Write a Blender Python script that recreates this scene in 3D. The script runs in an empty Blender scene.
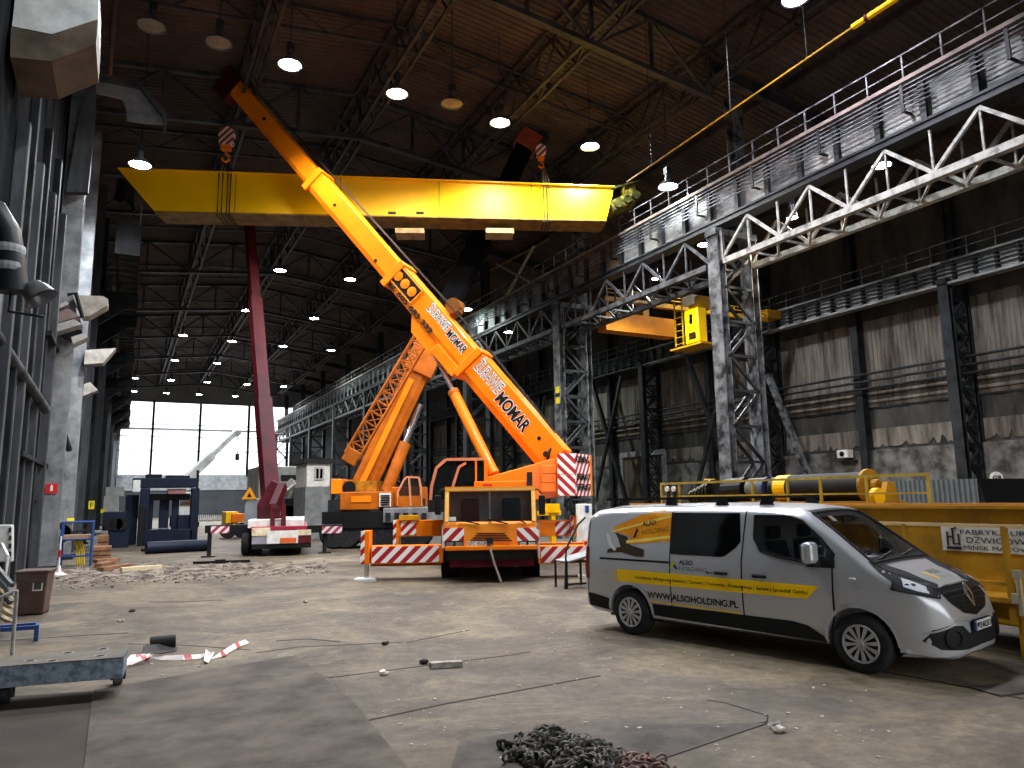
import bpy, bmesh, math, random
from mathutils import Vector, Matrix
from mathutils.bvhtree import BVHTree
random.seed(7)
R_ = math.radians
V = Vector
SC = bpy.context.scene
COL = SC.collection

# ------------------------------------------------------------------ camera
FPX, CAMH = 735.0, 2.08
_th, _rho, _psi = math.atan(114/FPX), R_(.84), R_(27.6)
_s, _c, _st, _ct = math.sin(_psi), math.cos(_psi), math.sin(_th), math.cos(_th)
CF = V((_s*_ct, _c*_ct, _st)); _R0 = V((_c, -_s, 0)); _U0 = V((-_s*_st, -_c*_st, _ct))
CR = math.cos(_rho)*_R0 - math.sin(_rho)*_U0
CU = math.cos(_rho)*_U0 + math.sin(_rho)*_R0
CAM = V((0, 0, CAMH))
cd = bpy.data.cameras.new('camera'); cam = bpy.data.objects.new('camera', cd); COL.objects.link(cam)
cd.sensor_width = 36; cd.lens = FPX/1024*36; cd.clip_start = .05; cd.clip_end = 600
cam.matrix_world = Matrix(((CR.x, CU.x, -CF.x, 0), (CR.y, CU.y, -CF.y, 0), (CR.z, CU.z, -CF.z, CAMH), (0, 0, 0, 1)))
SC.camera = cam

# ------------------------------------------------------------------ world, exposure
w = bpy.data.worlds.new('overcast_sky'); SC.world = w; w.use_nodes = True
bg = w.node_tree.nodes['Background']; bg.inputs[0].default_value = (.95, .97, 1, 1); bg.inputs[1].default_value = 1.8
SC.view_settings.view_transform = 'Standard'; SC.view_settings.look = 'None'
SC.view_settings.exposure = .64; SC.view_settings.gamma = 1; SC.view_settings.use_curve_mapping = False
LAMP_W = 4300

def ray(x, y): return CF + CR*((x-512)/FPX) + CU*((384-y)/FPX)
def at(x, y, X=None, Y=None, Z=None, D=None):
    r = ray(x, y)
    t = X/r.x if X is not None else Y/r.y if Y is not None else (Z-CAMH)/r.z if Z is not None else D
    return CAM + r*t

# ------------------------------------------------------------------ materials
MATS = {}
def rgb(h):
    h = h.lstrip('#'); v = [int(h[i:i+2], 16)/255 for i in (0, 2, 4)]
    return tuple((c/12.92 if c <= .04045 else ((c+.055)/1.055)**2.4) for c in v) + (1,)
def pm(name, col, rough=.6, metal=0, var=.25, col2=None, scale=3., bump=.0, stretch=(1, 1, 1), lo=.35, hi=.7, spec=.22, coat=0):
    if name in MATS: return MATS[name]
    m = bpy.data.materials.new(name); MATS[name] = m; m.use_nodes = True
    nt = m.node_tree; N = nt.nodes; L = nt.links; b = N['Principled BSDF']
    c1 = rgb(col) if isinstance(col, str) else tuple(col)+(1,)
    c2 = rgb(col2) if col2 else tuple(c*(1-var) for c in c1[:3])+(1,)
    b.inputs['Roughness'].default_value = rough; b.inputs['Metallic'].default_value = metal
    b.inputs['Specular IOR Level'].default_value = spec; b.inputs['Coat Weight'].default_value = coat
    tc = N.new('ShaderNodeTexCoord'); mp = N.new('ShaderNodeMapping'); mp.inputs['Scale'].default_value = stretch
    L.new(tc.outputs['Object'], mp.inputs[0])
    n = N.new('ShaderNodeTexNoise'); n.inputs['Scale'].default_value = scale; n.inputs['Detail'].default_value = 6; n.inputs['Roughness'].default_value = .62
    L.new(mp.outputs[0], n.inputs['Vector'])
    r = N.new('ShaderNodeValToRGB'); r.color_ramp.elements[0].position = lo; r.color_ramp.elements[1].position = hi
    r.color_ramp.elements[0].color = c1; r.color_ramp.elements[1].color = c2
    L.new(n.outputs[0], r.inputs[0]); L.new(r.outputs[0], b.inputs['Base Color'])
    if bump:
        bp = N.new('ShaderNodeBump'); bp.inputs['Strength'].default_value = bump; bp.inputs['Distance'].default_value = .02
        L.new(n.outputs[0], bp.inputs['Height']); L.new(bp.outputs[0], b.inputs['Normal'])
    return m
def emis(name, col, strength):
    m = bpy.data.materials.new(name); MATS[name] = m; m.use_nodes = True; b = m.node_tree.nodes['Principled BSDF']
    b.inputs['Base Color'].default_value = rgb(col); b.inputs['Emission Color'].default_value = rgb(col); b.inputs['Emission Strength'].default_value = strength
    return m
def glassy(name, col, rough=.05, mixf=.3):
    m = bpy.data.materials.new(name); MATS[name] = m; m.use_nodes = True; nt = m.node_tree; N = nt.nodes; L = nt.links
    b = N['Principled BSDF']; b.inputs['Base Color'].default_value = rgb(col); b.inputs['Roughness'].default_value = rough
    t = N.new('ShaderNodeBsdfTransparent'); mx = N.new('ShaderNodeMixShader'); mx.inputs[0].default_value = mixf
    L.new(t.outputs[0], mx.inputs[1]); L.new(b.outputs[0], mx.inputs[2]); L.new(mx.outputs[0], N['Material Output'].inputs[0])
    return m
def hazard(name, ca, cb, fx, fz, fy=0, duty=.5, rough=.45):
    m = bpy.data.materials.new(name); MATS[name] = m; m.use_nodes = True; nt = m.node_tree; N = nt.nodes; L = nt.links
    b = N['Principled BSDF']; b.inputs['Roughness'].default_value = rough
    tc = N.new('ShaderNodeTexCoord'); d = N.new('ShaderNodeVectorMath'); d.operation = 'DOT_PRODUCT'; d.inputs[1].default_value = (fx, fy, fz)
    L.new(tc.outputs['Object'], d.inputs[0])
    fr = N.new('ShaderNodeMath'); fr.operation = 'FRACT'; L.new(d.outputs['Value'], fr.inputs[0])
    g = N.new('ShaderNodeMath'); g.operation = 'GREATER_THAN'; g.inputs[1].default_value = duty; L.new(fr.outputs[0], g.inputs[0])
    mx = N.new('ShaderNodeMix'); mx.data_type = 'RGBA'; mx.inputs[6].default_value = rgb(ca); mx.inputs[7].default_value = rgb(cb)
    L.new(g.outputs[0], mx.inputs[0]); L.new(mx.outputs[2], b.inputs['Base Color'])
    return m

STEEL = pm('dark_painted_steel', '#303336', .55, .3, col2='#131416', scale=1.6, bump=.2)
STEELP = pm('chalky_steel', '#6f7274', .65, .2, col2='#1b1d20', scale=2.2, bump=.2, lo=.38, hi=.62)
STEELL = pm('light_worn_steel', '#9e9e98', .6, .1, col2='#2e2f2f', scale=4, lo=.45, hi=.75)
ROOFST = pm('roof_steel', '#454446', .6, .2, col2='#1c1c1e', scale=1.2)
DECK = pm('brown_roof_deck', '#544641', .7, .0, col2='#352c2a', scale=.35)
WEB = pm('girder_web_paint', '#a2a3a0', .5, .25, col2='#3c3e41', scale=1.1, stretch=(1, .5, 1), lo=.35, hi=.65)
YEL = pm('crane_yellow', '#fcc404', .42, 0, col2='#f0b402', scale=.7, lo=.3, hi=.8)
YELD = pm('dusty_yellow', '#a87a10', .6, 0, col2='#6a4d0e', scale=2, lo=.4, hi=.75)
ORG = pm('crane_orange', '#f6820c', .36, 0, col2='#e67008', scale=1.3, lo=.4, hi=.8, coat=.2)
ORGD = pm('dull_crane_orange', '#b8600c', .5, 0, col2='#85450a', scale=1.4, lo=.35, hi=.75)
ORGY = pm('cab_orange', '#fb9a28', .42, 0, col2='#f0841a', scale=2)
RED = pm('maroon_red', '#4e0c18', .45, 0, col2='#300810', scale=1.5)
BLK = pm('black_paint', '#141517', .5, 0, var=.5, scale=4)
RUB = pm('rubber', '#17181a', .8, 0, col2='#2a2a2b', scale=8)
GLS = pm('black_glass', '#07080a', .06, 0, var=.2, scale=1, spec=.6)
CHR = pm('chrome_rod', '#dadada', .18, .95, var=.1, scale=5)
WHT = pm('white_paint', '#e4e4e0', .5, 0, col2='#bdbdb8', scale=3)
GREY = pm('mid_grey_paint', '#8a8d8e', .6, 0, col2='#5f6264', scale=2)
GREYL = pm('pale_grey_panel', '#bdbfbb', .6, 0, col2='#8e908d', scale=1.5)
DBLUE = pm('dark_blue_paint', '#161f36', .55, .1, col2='#0c111e', scale=1.5)
BLUE = pm('blue_paint', '#2c4f8e', .5, 0, col2='#1d3560', scale=4)
HAZ = hazard('red_white_hazard', '#f6f4f0', '#b00c1a', 3.0, -3.0)
HAZR = hazard('red_white_hazard_mirrored', '#f6f4f0', '#b00c1a', 3.0, 3.0)
HAZS = hazard('small_red_white_hazard', '#d9d2d2', '#9c2440', 3.2, -3.2)
TXTK = pm('black_lettering', '#101010', .6, var=.1)
TXTW = pm('white_lettering', '#efefec', .6, var=.1)

# ------------------------------------------------------------------ building helpers
def frame_from(a, up=V((0, 0, 1))):
    a = a.normalized()
    if abs(a.dot(up)) > .995: up = V((0, 1, 0))
    s = a.cross(up).normalized(); u = s.cross(a).normalized()
    return s, u
class MB:
    def __init__(s): s.v = []; s.f = []
    def add(s, vs, fs):
        k = len(s.v); s.v += [V(v) for v in vs]; s.f += [tuple(i+k for i in f) for f in fs]; return s
    def box(s, c, d, rz=0, M=None):
        c = V(c); x, y, z = d[0]/2, d[1]/2, d[2]/2
        vs = [V((i, j, k)) for i in (-x, x) for j in (-y, y) for k in (-z, z)]
        if rz: vs = [Matrix.Rotation(rz, 3, 'Z') @ v for v in vs]
        if M: vs = [M @ v for v in vs]
        return s.add([v+c for v in vs], [(0, 1, 3, 2), (4, 6, 7, 5), (0, 4, 5, 1), (2, 3, 7, 6), (0, 2, 6, 4), (1, 5, 7, 3)])
    def bx(s, x0, x1, y0, y1, z0, z1): return s.box(((x0+x1)/2, (y0+y1)/2, (z0+z1)/2), (abs(x1-x0), abs(y1-y0), abs(z1-z0)))
    def bar(s, p, q, w=.1, h=None, up=V((0, 0, 1)), w2=None, h2=None):
        p, q = V(p), V(q); h = h or w; w2 = w2 or w; h2 = h2 or h; a, u = frame_from(q-p, up)
        vs = [o+a*(i*ww/2)+u*(j*hh/2) for o, ww, hh in ((p, w, h), (q, w2, h2)) for i, j in ((-1, -1), (1, -1), (1, 1), (-1, 1))]
        return s.add(vs, [(3, 2, 1, 0), (4, 5, 6, 7), (0, 1, 5, 4), (1, 2, 6, 5), (2, 3, 7, 6), (3, 0, 4, 7)])
    def ibeam(s, p, q, w=.3, h=.4, t=.03, up=V((0, 0, 1))):
        p, q = V(p), V(q); a, u = frame_from(q-p, up)
        s.bar(p+u*(h/2-t/2), q+u*(h/2-t/2), w, t, up); s.bar(p-u*(h/2-t/2), q-u*(h/2-t/2), w, t, up); s.bar(p, q, t, h-2*t, up); return s
    def tube(s, p, q, r, n=10, r2=None, cap=True):
        p, q = V(p), V(q); r2 = r if r2 is None else r2; a, u = frame_from(q-p)
        vs = []
        for o, rr in ((p, r), (q, r2)):
            vs += [o+a*(rr*math.cos(t*2*math.pi/n))+u*(rr*math.sin(t*2*math.pi/n)) for t in range(n)]
        fs = [(i, (i+1) % n, n+(i+1) % n, n+i) for i in range(n)]
        if cap: fs += [tuple(range(n-1, -1, -1)), tuple(range(n, 2*n))]
        return s.add(vs, fs)
    def path(s, pts, r, n=8):
        pts = [V(p) for p in pts]; vs = []; u0 = V((0, 0, 1)); m = len(pts)
        for i, p in enumerate(pts):
            d = (pts[min(i+1, m-1)]-pts[max(i-1, 0)]).normalized(); a, u = frame_from(d, u0)
            vs += [p+a*(r*math.cos(t*2*math.pi/n))+u*(r*math.sin(t*2*math.pi/n)) for t in range(n)]
        fs = [(j*n+i, j*n+(i+1) % n, (j+1)*n+(i+1) % n, (j+1)*n+i) for j in range(m-1) for i in range(n)]
        fs += [tuple(range(n-1, -1, -1)), tuple(range((m-1)*n, m*n))]
        return s.add(vs, fs)
    def prism(s, poly, d, o=V((0, 0, 0))):
        """poly: list of 3D points, d: extrusion vector"""
        poly = [V(p)+V(o) for p in poly]; d = V(d); n = len(poly)
        return s.add(poly+[p+d for p in poly], [tuple(range(n-1, -1, -1)), tuple(range(n, 2*n))]+[(i, (i+1) % n, n+(i+1) % n, n+i) for i in range(n)])
    def lathe(s, prof, c, axis=V((0, 0, 1)), n=24, cap=True):
        """prof: (radius, height along axis)"""
        c = V(c); ax = V(axis).normalized(); a, u = frame_from(ax); vs = []
        for r, h in prof: vs += [c+ax*h+a*(r*math.cos(t*2*math.pi/n))+u*(r*math.sin(t*2*math.pi/n)) for t in range(n)]
        fs = [(j*n+i, j*n+(i+1) % n, (j+1)*n+(i+1) % n, (j+1)*n+i) for j in range(len(prof)-1) for i in range(n)]
        if cap and prof[0][0] > 1e-4: fs.append(tuple(range(n-1, -1, -1)))
        if cap and prof[-1][0] > 1e-4: fs.append(tuple(range((len(prof)-1)*n, len(prof)*n)))
        return s.add(vs, fs)
    def sheet(s, rows):
        """rows of equal-length point lists -> quad grid"""
        n = len(rows[0]); vs = [p for r in rows for p in r]
        return s.add(vs, [(j*n+i, j*n+i+1, (j+1)*n+i+1, (j+1)*n+i) for j in range(len(rows)-1) for i in range(n-1)])
    def xf(s, M): s.v = [M @ v for v in s.v]; return s
    def build(s, name, mat, parent=None, world=False, smooth=False, bevel=0, weld=False):
        vs = s.v
        if world and parent is not None:
            Mi = wm(parent).inverted(); vs = [Mi @ v for v in vs]
        me = bpy.data.meshes.new(name); me.from_pydata([tuple(v) for v in vs], [], s.f)
        bm = bmesh.new(); bm.from_mesh(me)
        if weld: bmesh.ops.remove_doubles(bm, verts=bm.verts, dist=1e-4)
        bmesh.ops.recalc_face_normals(bm, faces=bm.faces); bm.to_mesh(me); bm.free()
        if smooth:
            for p in me.polygons: p.use_smooth = True
        o = bpy.data.objects.new(name, me); COL.objects.link(o)
        if mat: me.materials.append(mat)
        if parent is not None: o.parent = parent
        if smooth and not smooth == 'full':
            try: me.set_sharp_from_angle(angle=R_(40))
            except Exception: pass
        if bevel:
            b = o.modifiers.new('bevel', 'BEVEL'); b.width = bevel; b.segments = 2; b.limit_method = 'ANGLE'; b.angle_limit = R_(40)
        return o
def wm(o):
    M = Matrix.LocRotScale(o.location, o.rotation_euler, o.scale)
    return wm(o.parent) @ M if o.parent else M
def thing(name, label, cat, loc=(0, 0, 0), rz=0, group=None):
    o = bpy.data.objects.new(name, None); COL.objects.link(o); o.location = loc; o.rotation_euler = (0, 0, rz); o.empty_display_size = .3
    return tag(o, label, cat, group)
def tag(o, label, cat, group=None, kind=None):
    o['label'] = label; o['category'] = cat
    if group: o['group'] = group
    if kind: o['kind'] = kind
    return o
def struct(o, label=None):
    o['kind'] = 'structure'
    if label: o['label'] = label; 
    return o
def copy_tree(o, parent=None):
    c = o.copy(); COL.objects.link(c)
    if parent is not None: c.parent = parent
    for ch in list(o.children): copy_tree(ch, c)
    return c
_fb = {}
def text(s, mat, parent, size, o, ex, ez, width=None, depth=.004, bold=0, shear=0, name='lettering', world=False, center=False):
    """flat lettering with baseline start o, direction ex, up ez; returns the object"""
    cu = bpy.data.curves.new('t', 'FONT'); cu.body = s; cu.size = size; cu.offset = bold; cu.shear = shear; cu.resolution_u = 3
    to = bpy.data.objects.new('t', cu); COL.objects.link(to)
    dg = bpy.context.evaluated_depsgraph_get(); dg.update(); me = bpy.data.meshes.new_from_object(to.evaluated_get(dg))
    bpy.data.objects.remove(to); bpy.data.curves.remove(cu)
    ex, ez = V(ex).normalized(), V(ez).normalized(); n = ex.cross(ez)
    xs = [v.co.x for v in me.vertices] or [0]; wd = max(xs)-min(xs); k = (width/wd) if (width and wd) else 1
    off = -(max(xs)+min(xs))/2*k if center else -min(xs)*k
    Mi = wm(parent).inverted() if (world and parent is not None) else Matrix()
    bm = bmesh.new(); bm.from_mesh(me)
    for v in bm.verts: v.co = Mi @ (V(o)+ex*(v.co.x*k+off)+ez*v.co.y+n*depth)
    bm.to_mesh(me); bm.free(); me.name = name; me.materials.clear(); me.materials.append(mat)
    t = bpy.data.objects.new(name, me); COL.objects.link(t)
    if parent is not None: t.parent = parent
    return t
def px(root, x, y, ly=None, lx=None, lz=None):
    """pixel -> local point of root on a local plane"""
    Mi = wm(root).inverted(); o = Mi @ CAM; d = Mi.to_3x3() @ ray(x, y)
    t = (ly-o.y)/d.y if ly is not None else (lx-o.x)/d.x if lx is not None else (lz-o.z)/d.z
    return o + d*t
def sag(p, q, k, n=10):
    p, q = V(p), V(q); return [p.lerp(q, i/n) - V((0, 0, k*4*(i/n)*(1-i/n))) for i in range(n+1)]

# ================================================================== THE HALL
XL, XR, XW, YF, YB = -2.6, 20.0, 36.5, -7.0, 120.0       # left wall, crane line, aisle wall, front edge, far wall
def chord_z(X): return 19.5-.113*abs(X-9.2)
def joist_z(X): return 20.75-.108*abs(X-9.1)
def deck_z(X): return 21.85-.118*abs(X-9.1) if X <= 20.4 else 20.5-.16*(X-20.4)

# ---- floor: dusty concrete with swept track (own material)
def floor_mat():
    m = bpy.data.materials.new('dusty_concrete'); m.use_nodes = True; nt = m.node_tree; N = nt.nodes; L = nt.links; b = N['Principled BSDF']
    tc = N.new('ShaderNodeTexCoord')
    def noise(sc, det=8, rough=.6, st=(1, 1, 1), dist=0):
        mp = N.new('ShaderNodeMapping'); mp.inputs['Scale'].default_value = st; mp.inputs['Rotation'].default_value = (0, 0, R_(20)); L.new(tc.outputs['Object'], mp.inputs[0])
        n = N.new('ShaderNodeTexNoise'); n.inputs['Scale'].default_value = sc; n.inputs['Detail'].default_value = det; n.inputs['Roughness'].default_value = rough; n.inputs['Distortion'].default_value = dist
        L.new(mp.outputs[0], n.inputs['Vector']); return n.outputs[0]
    def ramp(x, stops):
        r = N.new('ShaderNodeValToRGB'); e = r.color_ramp.elements
        while len(e) < len(stops): e.new(.5)
        for el, (p, c) in zip(e, stops): el.position = p; el.color = rgb(c)
        L.new(x, r.inputs[0]); return r.outputs[0]
    def mix(f, a, c, mode='MIX'):
        mx = N.new('ShaderNodeMix'); mx.data_type = 'RGBA'; mx.blend_type = mode
        if isinstance(f, float): mx.inputs[0].default_value = f
        else: L.new(f, mx.inputs[0])
        L.new(a, mx.inputs[6]); L.new(c, mx.inputs[7]); return mx.outputs[2]
    base = ramp(noise(.35, 10, .7, dist=1.2), [(.32, '#3c342c'), (.5, '#645849'), (.66, '#86775f')])
    fine = ramp(noise(6, 9, .75), [(.3, '#6a6a6a'), (.52, '#c8c8c8'), (.75, '#ffffff')])
    c = mix(.75, base, fine, 'MULTIPLY')
    dust = ramp(noise(.9, 10, .75, (1, 1, 1), .5), [(.55, '#000000'), (.72, '#ffffff')])
    dcol = ramp(noise(9, 6, .7), [(.3, '#7c705c'), (.7, '#a8997e')])
    fc = N.new('ShaderNodeMath'); fc.operation = 'MULTIPLY'; fc.inputs[1].default_value = .55; L.new(dust, fc.inputs[0])
    c = mix(fc.outputs[0], c, dcol)
    oil = ramp(noise(.55, 8, .7, (1, 1, 1), 1.5), [(.28, '#ffffff'), (.42, '#000000')])
    ocol = ramp(noise(3, 5), [(.3, '#2f2d2b'), (.7, '#45413d')])
    fo = N.new('ShaderNodeMath'); fo.operation = 'MULTIPLY'; fo.inputs[1].default_value = .7; L.new(oil, fo.inputs[0])
    c = mix(fo.outputs[0], c, ocol)
    L.new(c, b.inputs['Base Color']); b.inputs['Roughness'].default_value = .62
    rr = N.new('ShaderNodeMapRange'); b.inputs['Specular IOR Level'].default_value = .3; rr.inputs[3].default_value = .5; rr.inputs[4].default_value = .9; L.new(noise(1.2, 6), rr.inputs[0]); L.new(rr.outputs[0], b.inputs['Roughness'])
    bp = N.new('ShaderNodeBump'); bp.inputs['Strength'].default_value = .5; bp.inputs['Distance'].default_value = .02; L.new(noise(5, 10, .7), bp.inputs['Height']); L.new(bp.outputs[0], b.inputs['Normal'])
    return m
FLOORM = floor_mat()
flo = struct(MB().bx(XL-.5, XW+.5, YF-8, YB+1, -.3, 0).build('floor', FLOORM))
SEAM = pm('floor_seam', '#1b1a1a', .8, var=.2)
def seam(pts, wd=.03, name='floor_joint'):
    ps = [at(x, y, Z=0) for x, y in pts]; m = MB()
    for a, b in zip(ps, ps[1:]): m.bar((a.x, a.y, .001), (b.x, b.y, .001), wd, .006)
    m.build(name, SEAM, flo)
seam([(366, 721), (445, 704), (512, 692), (560, 683), (600, 676)], .03)
seam([(312, 680), (400, 669), (512, 655), (530, 652)], .02)
seam([(647, 753), (700, 738), (735, 728), (767, 722)], .03)
seam([(767, 722), (768, 716), (725, 703), (707, 700)], .015)
seam([(256, 653), (300, 647), (410, 642), (470, 630)], .02)
seam([(0, 641), (60, 637), (128, 633)], .03)
seam([(128, 644), (180, 645), (250, 650)], .02)
seam([(880, 671), (950, 684), (1023, 699)], .03)
seam([(150, 602), (180, 602), (222, 600)], .04)
seam([(276, 641), (310, 639), (340, 642)], .03)
PLT = pm('rusty_floor_plate', '#5a5148', .8, .0, col2='#38322c', scale=1.4, bump=.25, lo=.38, hi=.62)
def floor_plate(pts, z, label, mat=PLT):
    ps = [at(x, y, Z=z) for x, y in pts]
    o = MB().prism([(p.x, p.y, z) for p in ps], (0, 0, -z+.0005)).build('steel_floor_plate', mat); tag(o, label, 'floor plate'); return o
floor_plate([(93, 690), (296, 655), (352, 700), (408, 768), (420, 800), (80, 800)], .014, 'thin grey steel sheet lying on the floor in the near left foreground')
floor_plate([(460, 740), (566, 725), (767, 723), (640, 766), (560, 800), (440, 800)], .008, 'dark steel sheet on the floor under the chain heap', pm('dark_floor_plate', '#57504a', .8, .0, col2='#36312d', scale=1.8, bump=.25, lo=.38, hi=.62))
floor_plate([(968, 686), (1023, 681), (1040, 690), (1000, 695)], .02, 'small steel plate on the floor at the right edge in front of the white van')

# ---- ceiling: corrugated deck, ribs running across the hall, real zigzag
def deck():
    m = MB(); xs = [XL-.4, 3.2, 9.1, 14.6, 20.4, 28, XW+.3]; y = YF-1; ys = []
    while y < YB+1: ys += [(y, 0), (y+.11, 0), (y+.15, .07), (y+.26, .07)]; y += .30
    rows = [[V((X, yy, deck_z(X)+h)) for X in xs] for yy, h in ys]
    m.sheet(rows); return m.build('ceiling', DECK)
struct(deck())
struct(MB().sheet([[V((X, YF-1, deck_z(X)+.3)) for X in (XL-.4, 9.1, 20.4, XW+.3)], [V((X, YB+1, deck_z(X)+.3)) for X in (XL-.4, 9.1, 20.4, XW+.3)]]).build('ceiling_backing', BLK))

# ---- walls
WALLR = pm('stained_wall_panels', '#7a726a', .8, 0, col2='#3a3531', scale=1.3, stretch=(1, 1.6, .22), bump=.4, lo=.38, hi=.66)
WALLC = pm('smoky_concrete', '#6e6c69', .85, 0, col2='#353332', scale=1.1, bump=.4, lo=.4, hi=.62)
WALLD = pm('sooty_wall', '#484642', .85, 0, col2='#232220', scale=.9, stretch=(1, 1, .4))
def corr(y0, y1, z0, z1, x, mat, name, pitch=.25, dep=.05, parent=None):
    m = MB(); y = y0; pts = []
    while y < y1: pts += [(y, 0), (y+pitch*.35, 0), (y+pitch*.5, dep), (y+pitch*.85, dep)]; y += pitch
    pts = [p for p in pts if p[0] <= y1]+[(y1, 0)]
    m.sheet([[V((x-d, yy, z)) for yy, d in pts] for z in (z0, z1)])
    return m.build(name, mat, parent)
wr = struct(MB().bx(XW, XW+.4, YF-1, YB+1, 0, 19).build('wall_right', WALLD))
# stained panel band per six metre bay, louvre band, ragged lower strip, masonry foot
for i, y0 in enumerate(range(3, 117, 6)):
    corr(y0+.2, y0+5.8, 7.6, 11.6, XW-.02, WALLR, 'wall_panel', parent=wr)
    m = MB()
    for k in range(4): m.bx(XW-.12-.05*(k % 2), XW-.02, y0+.2, y0+5.8, 6.75+.22*k, 6.93+.22*k)
    m.build('horizontal_cladding', WALLR, wr)
    corr(y0+.3, y0+5.7, 5.55, 6.7, XW-.01, WALLD, 'dark_window_band', 1.1, .04, parent=wr)
    MB().bx(XW-.1, XW, y0+.2, y0+5.8, 6.66, 6.76).build('sill_rail', STEEL, wr)
    # torn sheet: ragged lower edge
    m = MB(); n = 40; up = []; dn = []
    for k in range(n+1):
        yy = y0+.2+5.6*k/n; up.append(V((XW-.06, yy, 5.55))); dn.append(V((XW-.06, yy, 4.55+random.choice([0, 0, .05, .1, .3, .45])*random.random())))
    m.sheet([dn, up]); m.build('torn_sheet_strip', WALLR, wr)
    MB().bx(XW-.25, XW, y0, y0+6, 0, 4.4).build('masonry_foot', WALLC, wr)
wl = struct(MB().bx(XL-.4, XL, YF-1, YB+1, 0, 22).build('wall_left', pm('left_wall_panels', '#232527', 1, 0, spec=0, col2='#0e0f10', scale=.8, stretch=(1, 1.5, .25), bump=.2)))
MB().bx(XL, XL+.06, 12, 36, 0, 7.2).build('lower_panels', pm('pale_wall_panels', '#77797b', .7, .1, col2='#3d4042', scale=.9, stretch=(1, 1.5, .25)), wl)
# far wall with its window openings
wb = MB()
WX = [-1.3, 3.0, 9.4, 16.4, 23.2]; WZ0, WZ1 = 5.95, 17.1
wb.bx(XL-.4, WX[0]-.1, YB, YB+.4, 0, 22); wb.bx(WX[-1], XW+.4, YB, YB+.4, 0, 22); wb.bx(WX[0]-.1, WX[-1], YB, YB+.4, 0, WZ0); wb.bx(WX[0]-.1, WX[-1], YB, YB+.4, WZ1, 22)
wall_back = struct(wb.build('wall_back', pm('far_wall', '#8b8f92', .8, 0, col2='#6c7074', scale=.3)))
MB().bx(WX[0], 23, YB-.15, YB, 0, 3.8).build('dark_gate_leaf', pm('far_gate', '#3c3f42', .7, col2='#2c2e31', scale=.4), wall_back)
MB().bx(WX[0], 22, YB-.25, YB, 3.9, 5.9).build('pale_cladding_band', GREY, wall_back)
PANE = glassy('window_glass', '#ffffff', .1, .08)
for i in range(4):
    x0, x1 = WX[i], WX[i+1]; m = MB()
    wn = struct(m.bx(x0-.16, x0+.16, YB-.1, YB+.3, WZ0, WZ1).bx(x1-.16, x1+.16, YB-.1, YB+.3, WZ0, WZ1).build('window_%d' % (i+1), GREY))
    b = MB()
    for z, t in ((WZ0+.1, .3), (9.7, .12), (11.8, .12), (12.9, .3), (13.6, .1), (WZ1-.1, .25)): b.bx(x0, x1, YB-.08, YB+.2, z-t/2, z+t/2)
    for k in (): b.bx(x0+(x1-x0)*k/4-.03, x0+(x1-x0)*k/4+.03, YB, YB+.1, WZ0, WZ1)
    b.build('glazing_bars', GREY, wn)
    MB().bx(x0, x1, YB+.12, YB+.14, WZ0, WZ1).build('pane', PANE, wn)
# near gate wall behind the camera (the open gate lets the daylight in)
gw = MB(); gw.bx(XL-.4, -1.8, YF-1.4, YF-1, 0, 22).bx(20, XW+.4, YF-1.4, YF-1, 0, 22).bx(-1.8, 20, YF-1.4, YF-1, 10.5, 23)
struct(gw.build('wall_front', WALLD))

# ================================================================== ROOF STEEL
def ord_(n): return ['first', 'second', 'third', 'fourth', 'fifth', 'sixth', 'seventh', 'eighth', 'ninth', 'tenth', 'eleventh', 'twelfth'][n]
def cross_truss(Y, zf, dep, xs, wch, name, label, grp):
    t = thing(name, label, 'roof truss', (9.1, Y, zf(9.1)), 0, grp)
    bc, tcx, wb_ = MB(), MB(), MB()
    for a, b in zip(xs, xs[1:]):
        bc.bar((a, Y, zf(a)), (b, Y, zf(b)), wch, wch*.8)
        tcx.bar((a, Y, min(zf(a)+dep, deck_z(a)-.1)), (b, Y, min(zf(b)+dep, deck_z(b)-.1)), wch, wch*.8)
    for i in range(len(xs)-1):
        a, b = xs[i], xs[i+1]; za, zb = zf(a), zf(b); ta, tb = min(za+dep, deck_z(a)-.1), min(zb+dep, deck_z(b)-.1)
        if i % 2 == 0: wb_.bar((a, Y, za), (b, Y, tb), wch*.45)
        else: wb_.bar((a, Y, ta), (b, Y, zb), wch*.45)
        if dep > 1.5: wb_.bar((b, Y, zb), (b, Y, tb), wch*.5)
    bc.build('bottom_chord', ROOFST, t, True); tcx.build('top_chord', ROOFST, t, True); wb_.build('web_members', ROOFST, t, True)
mx = [-2.4, .4, 3.2, 6.15, 9.1, 11.8, 14.6, 17.4, 20.4]
jx = [3.2-5.6+1.4*k for k in range(4)]+[3.2+1.475*k for k in range(4)]+[9.1+1.375*k for k in range(4)]+[14.6+1.45*k for k in range(5)]
for k in range(-2, 9):
    Y = 21+12*k
    if Y > 8: cross_truss(Y, chord_z, 2.25, mx, .26, 'main_roof_truss', 'deep dark steel roof truss spanning the hall, %s main truss from the camera' % ord_(k+1), 'main roof trusses')
    if Y > 8: cross_truss(Y-6, joist_z, .95, jx, .13, 'roof_joist', 'slender lattice roof joist across the hall, just in front of the %s main truss' % ord_(k+1), 'lattice roof joists')
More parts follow.
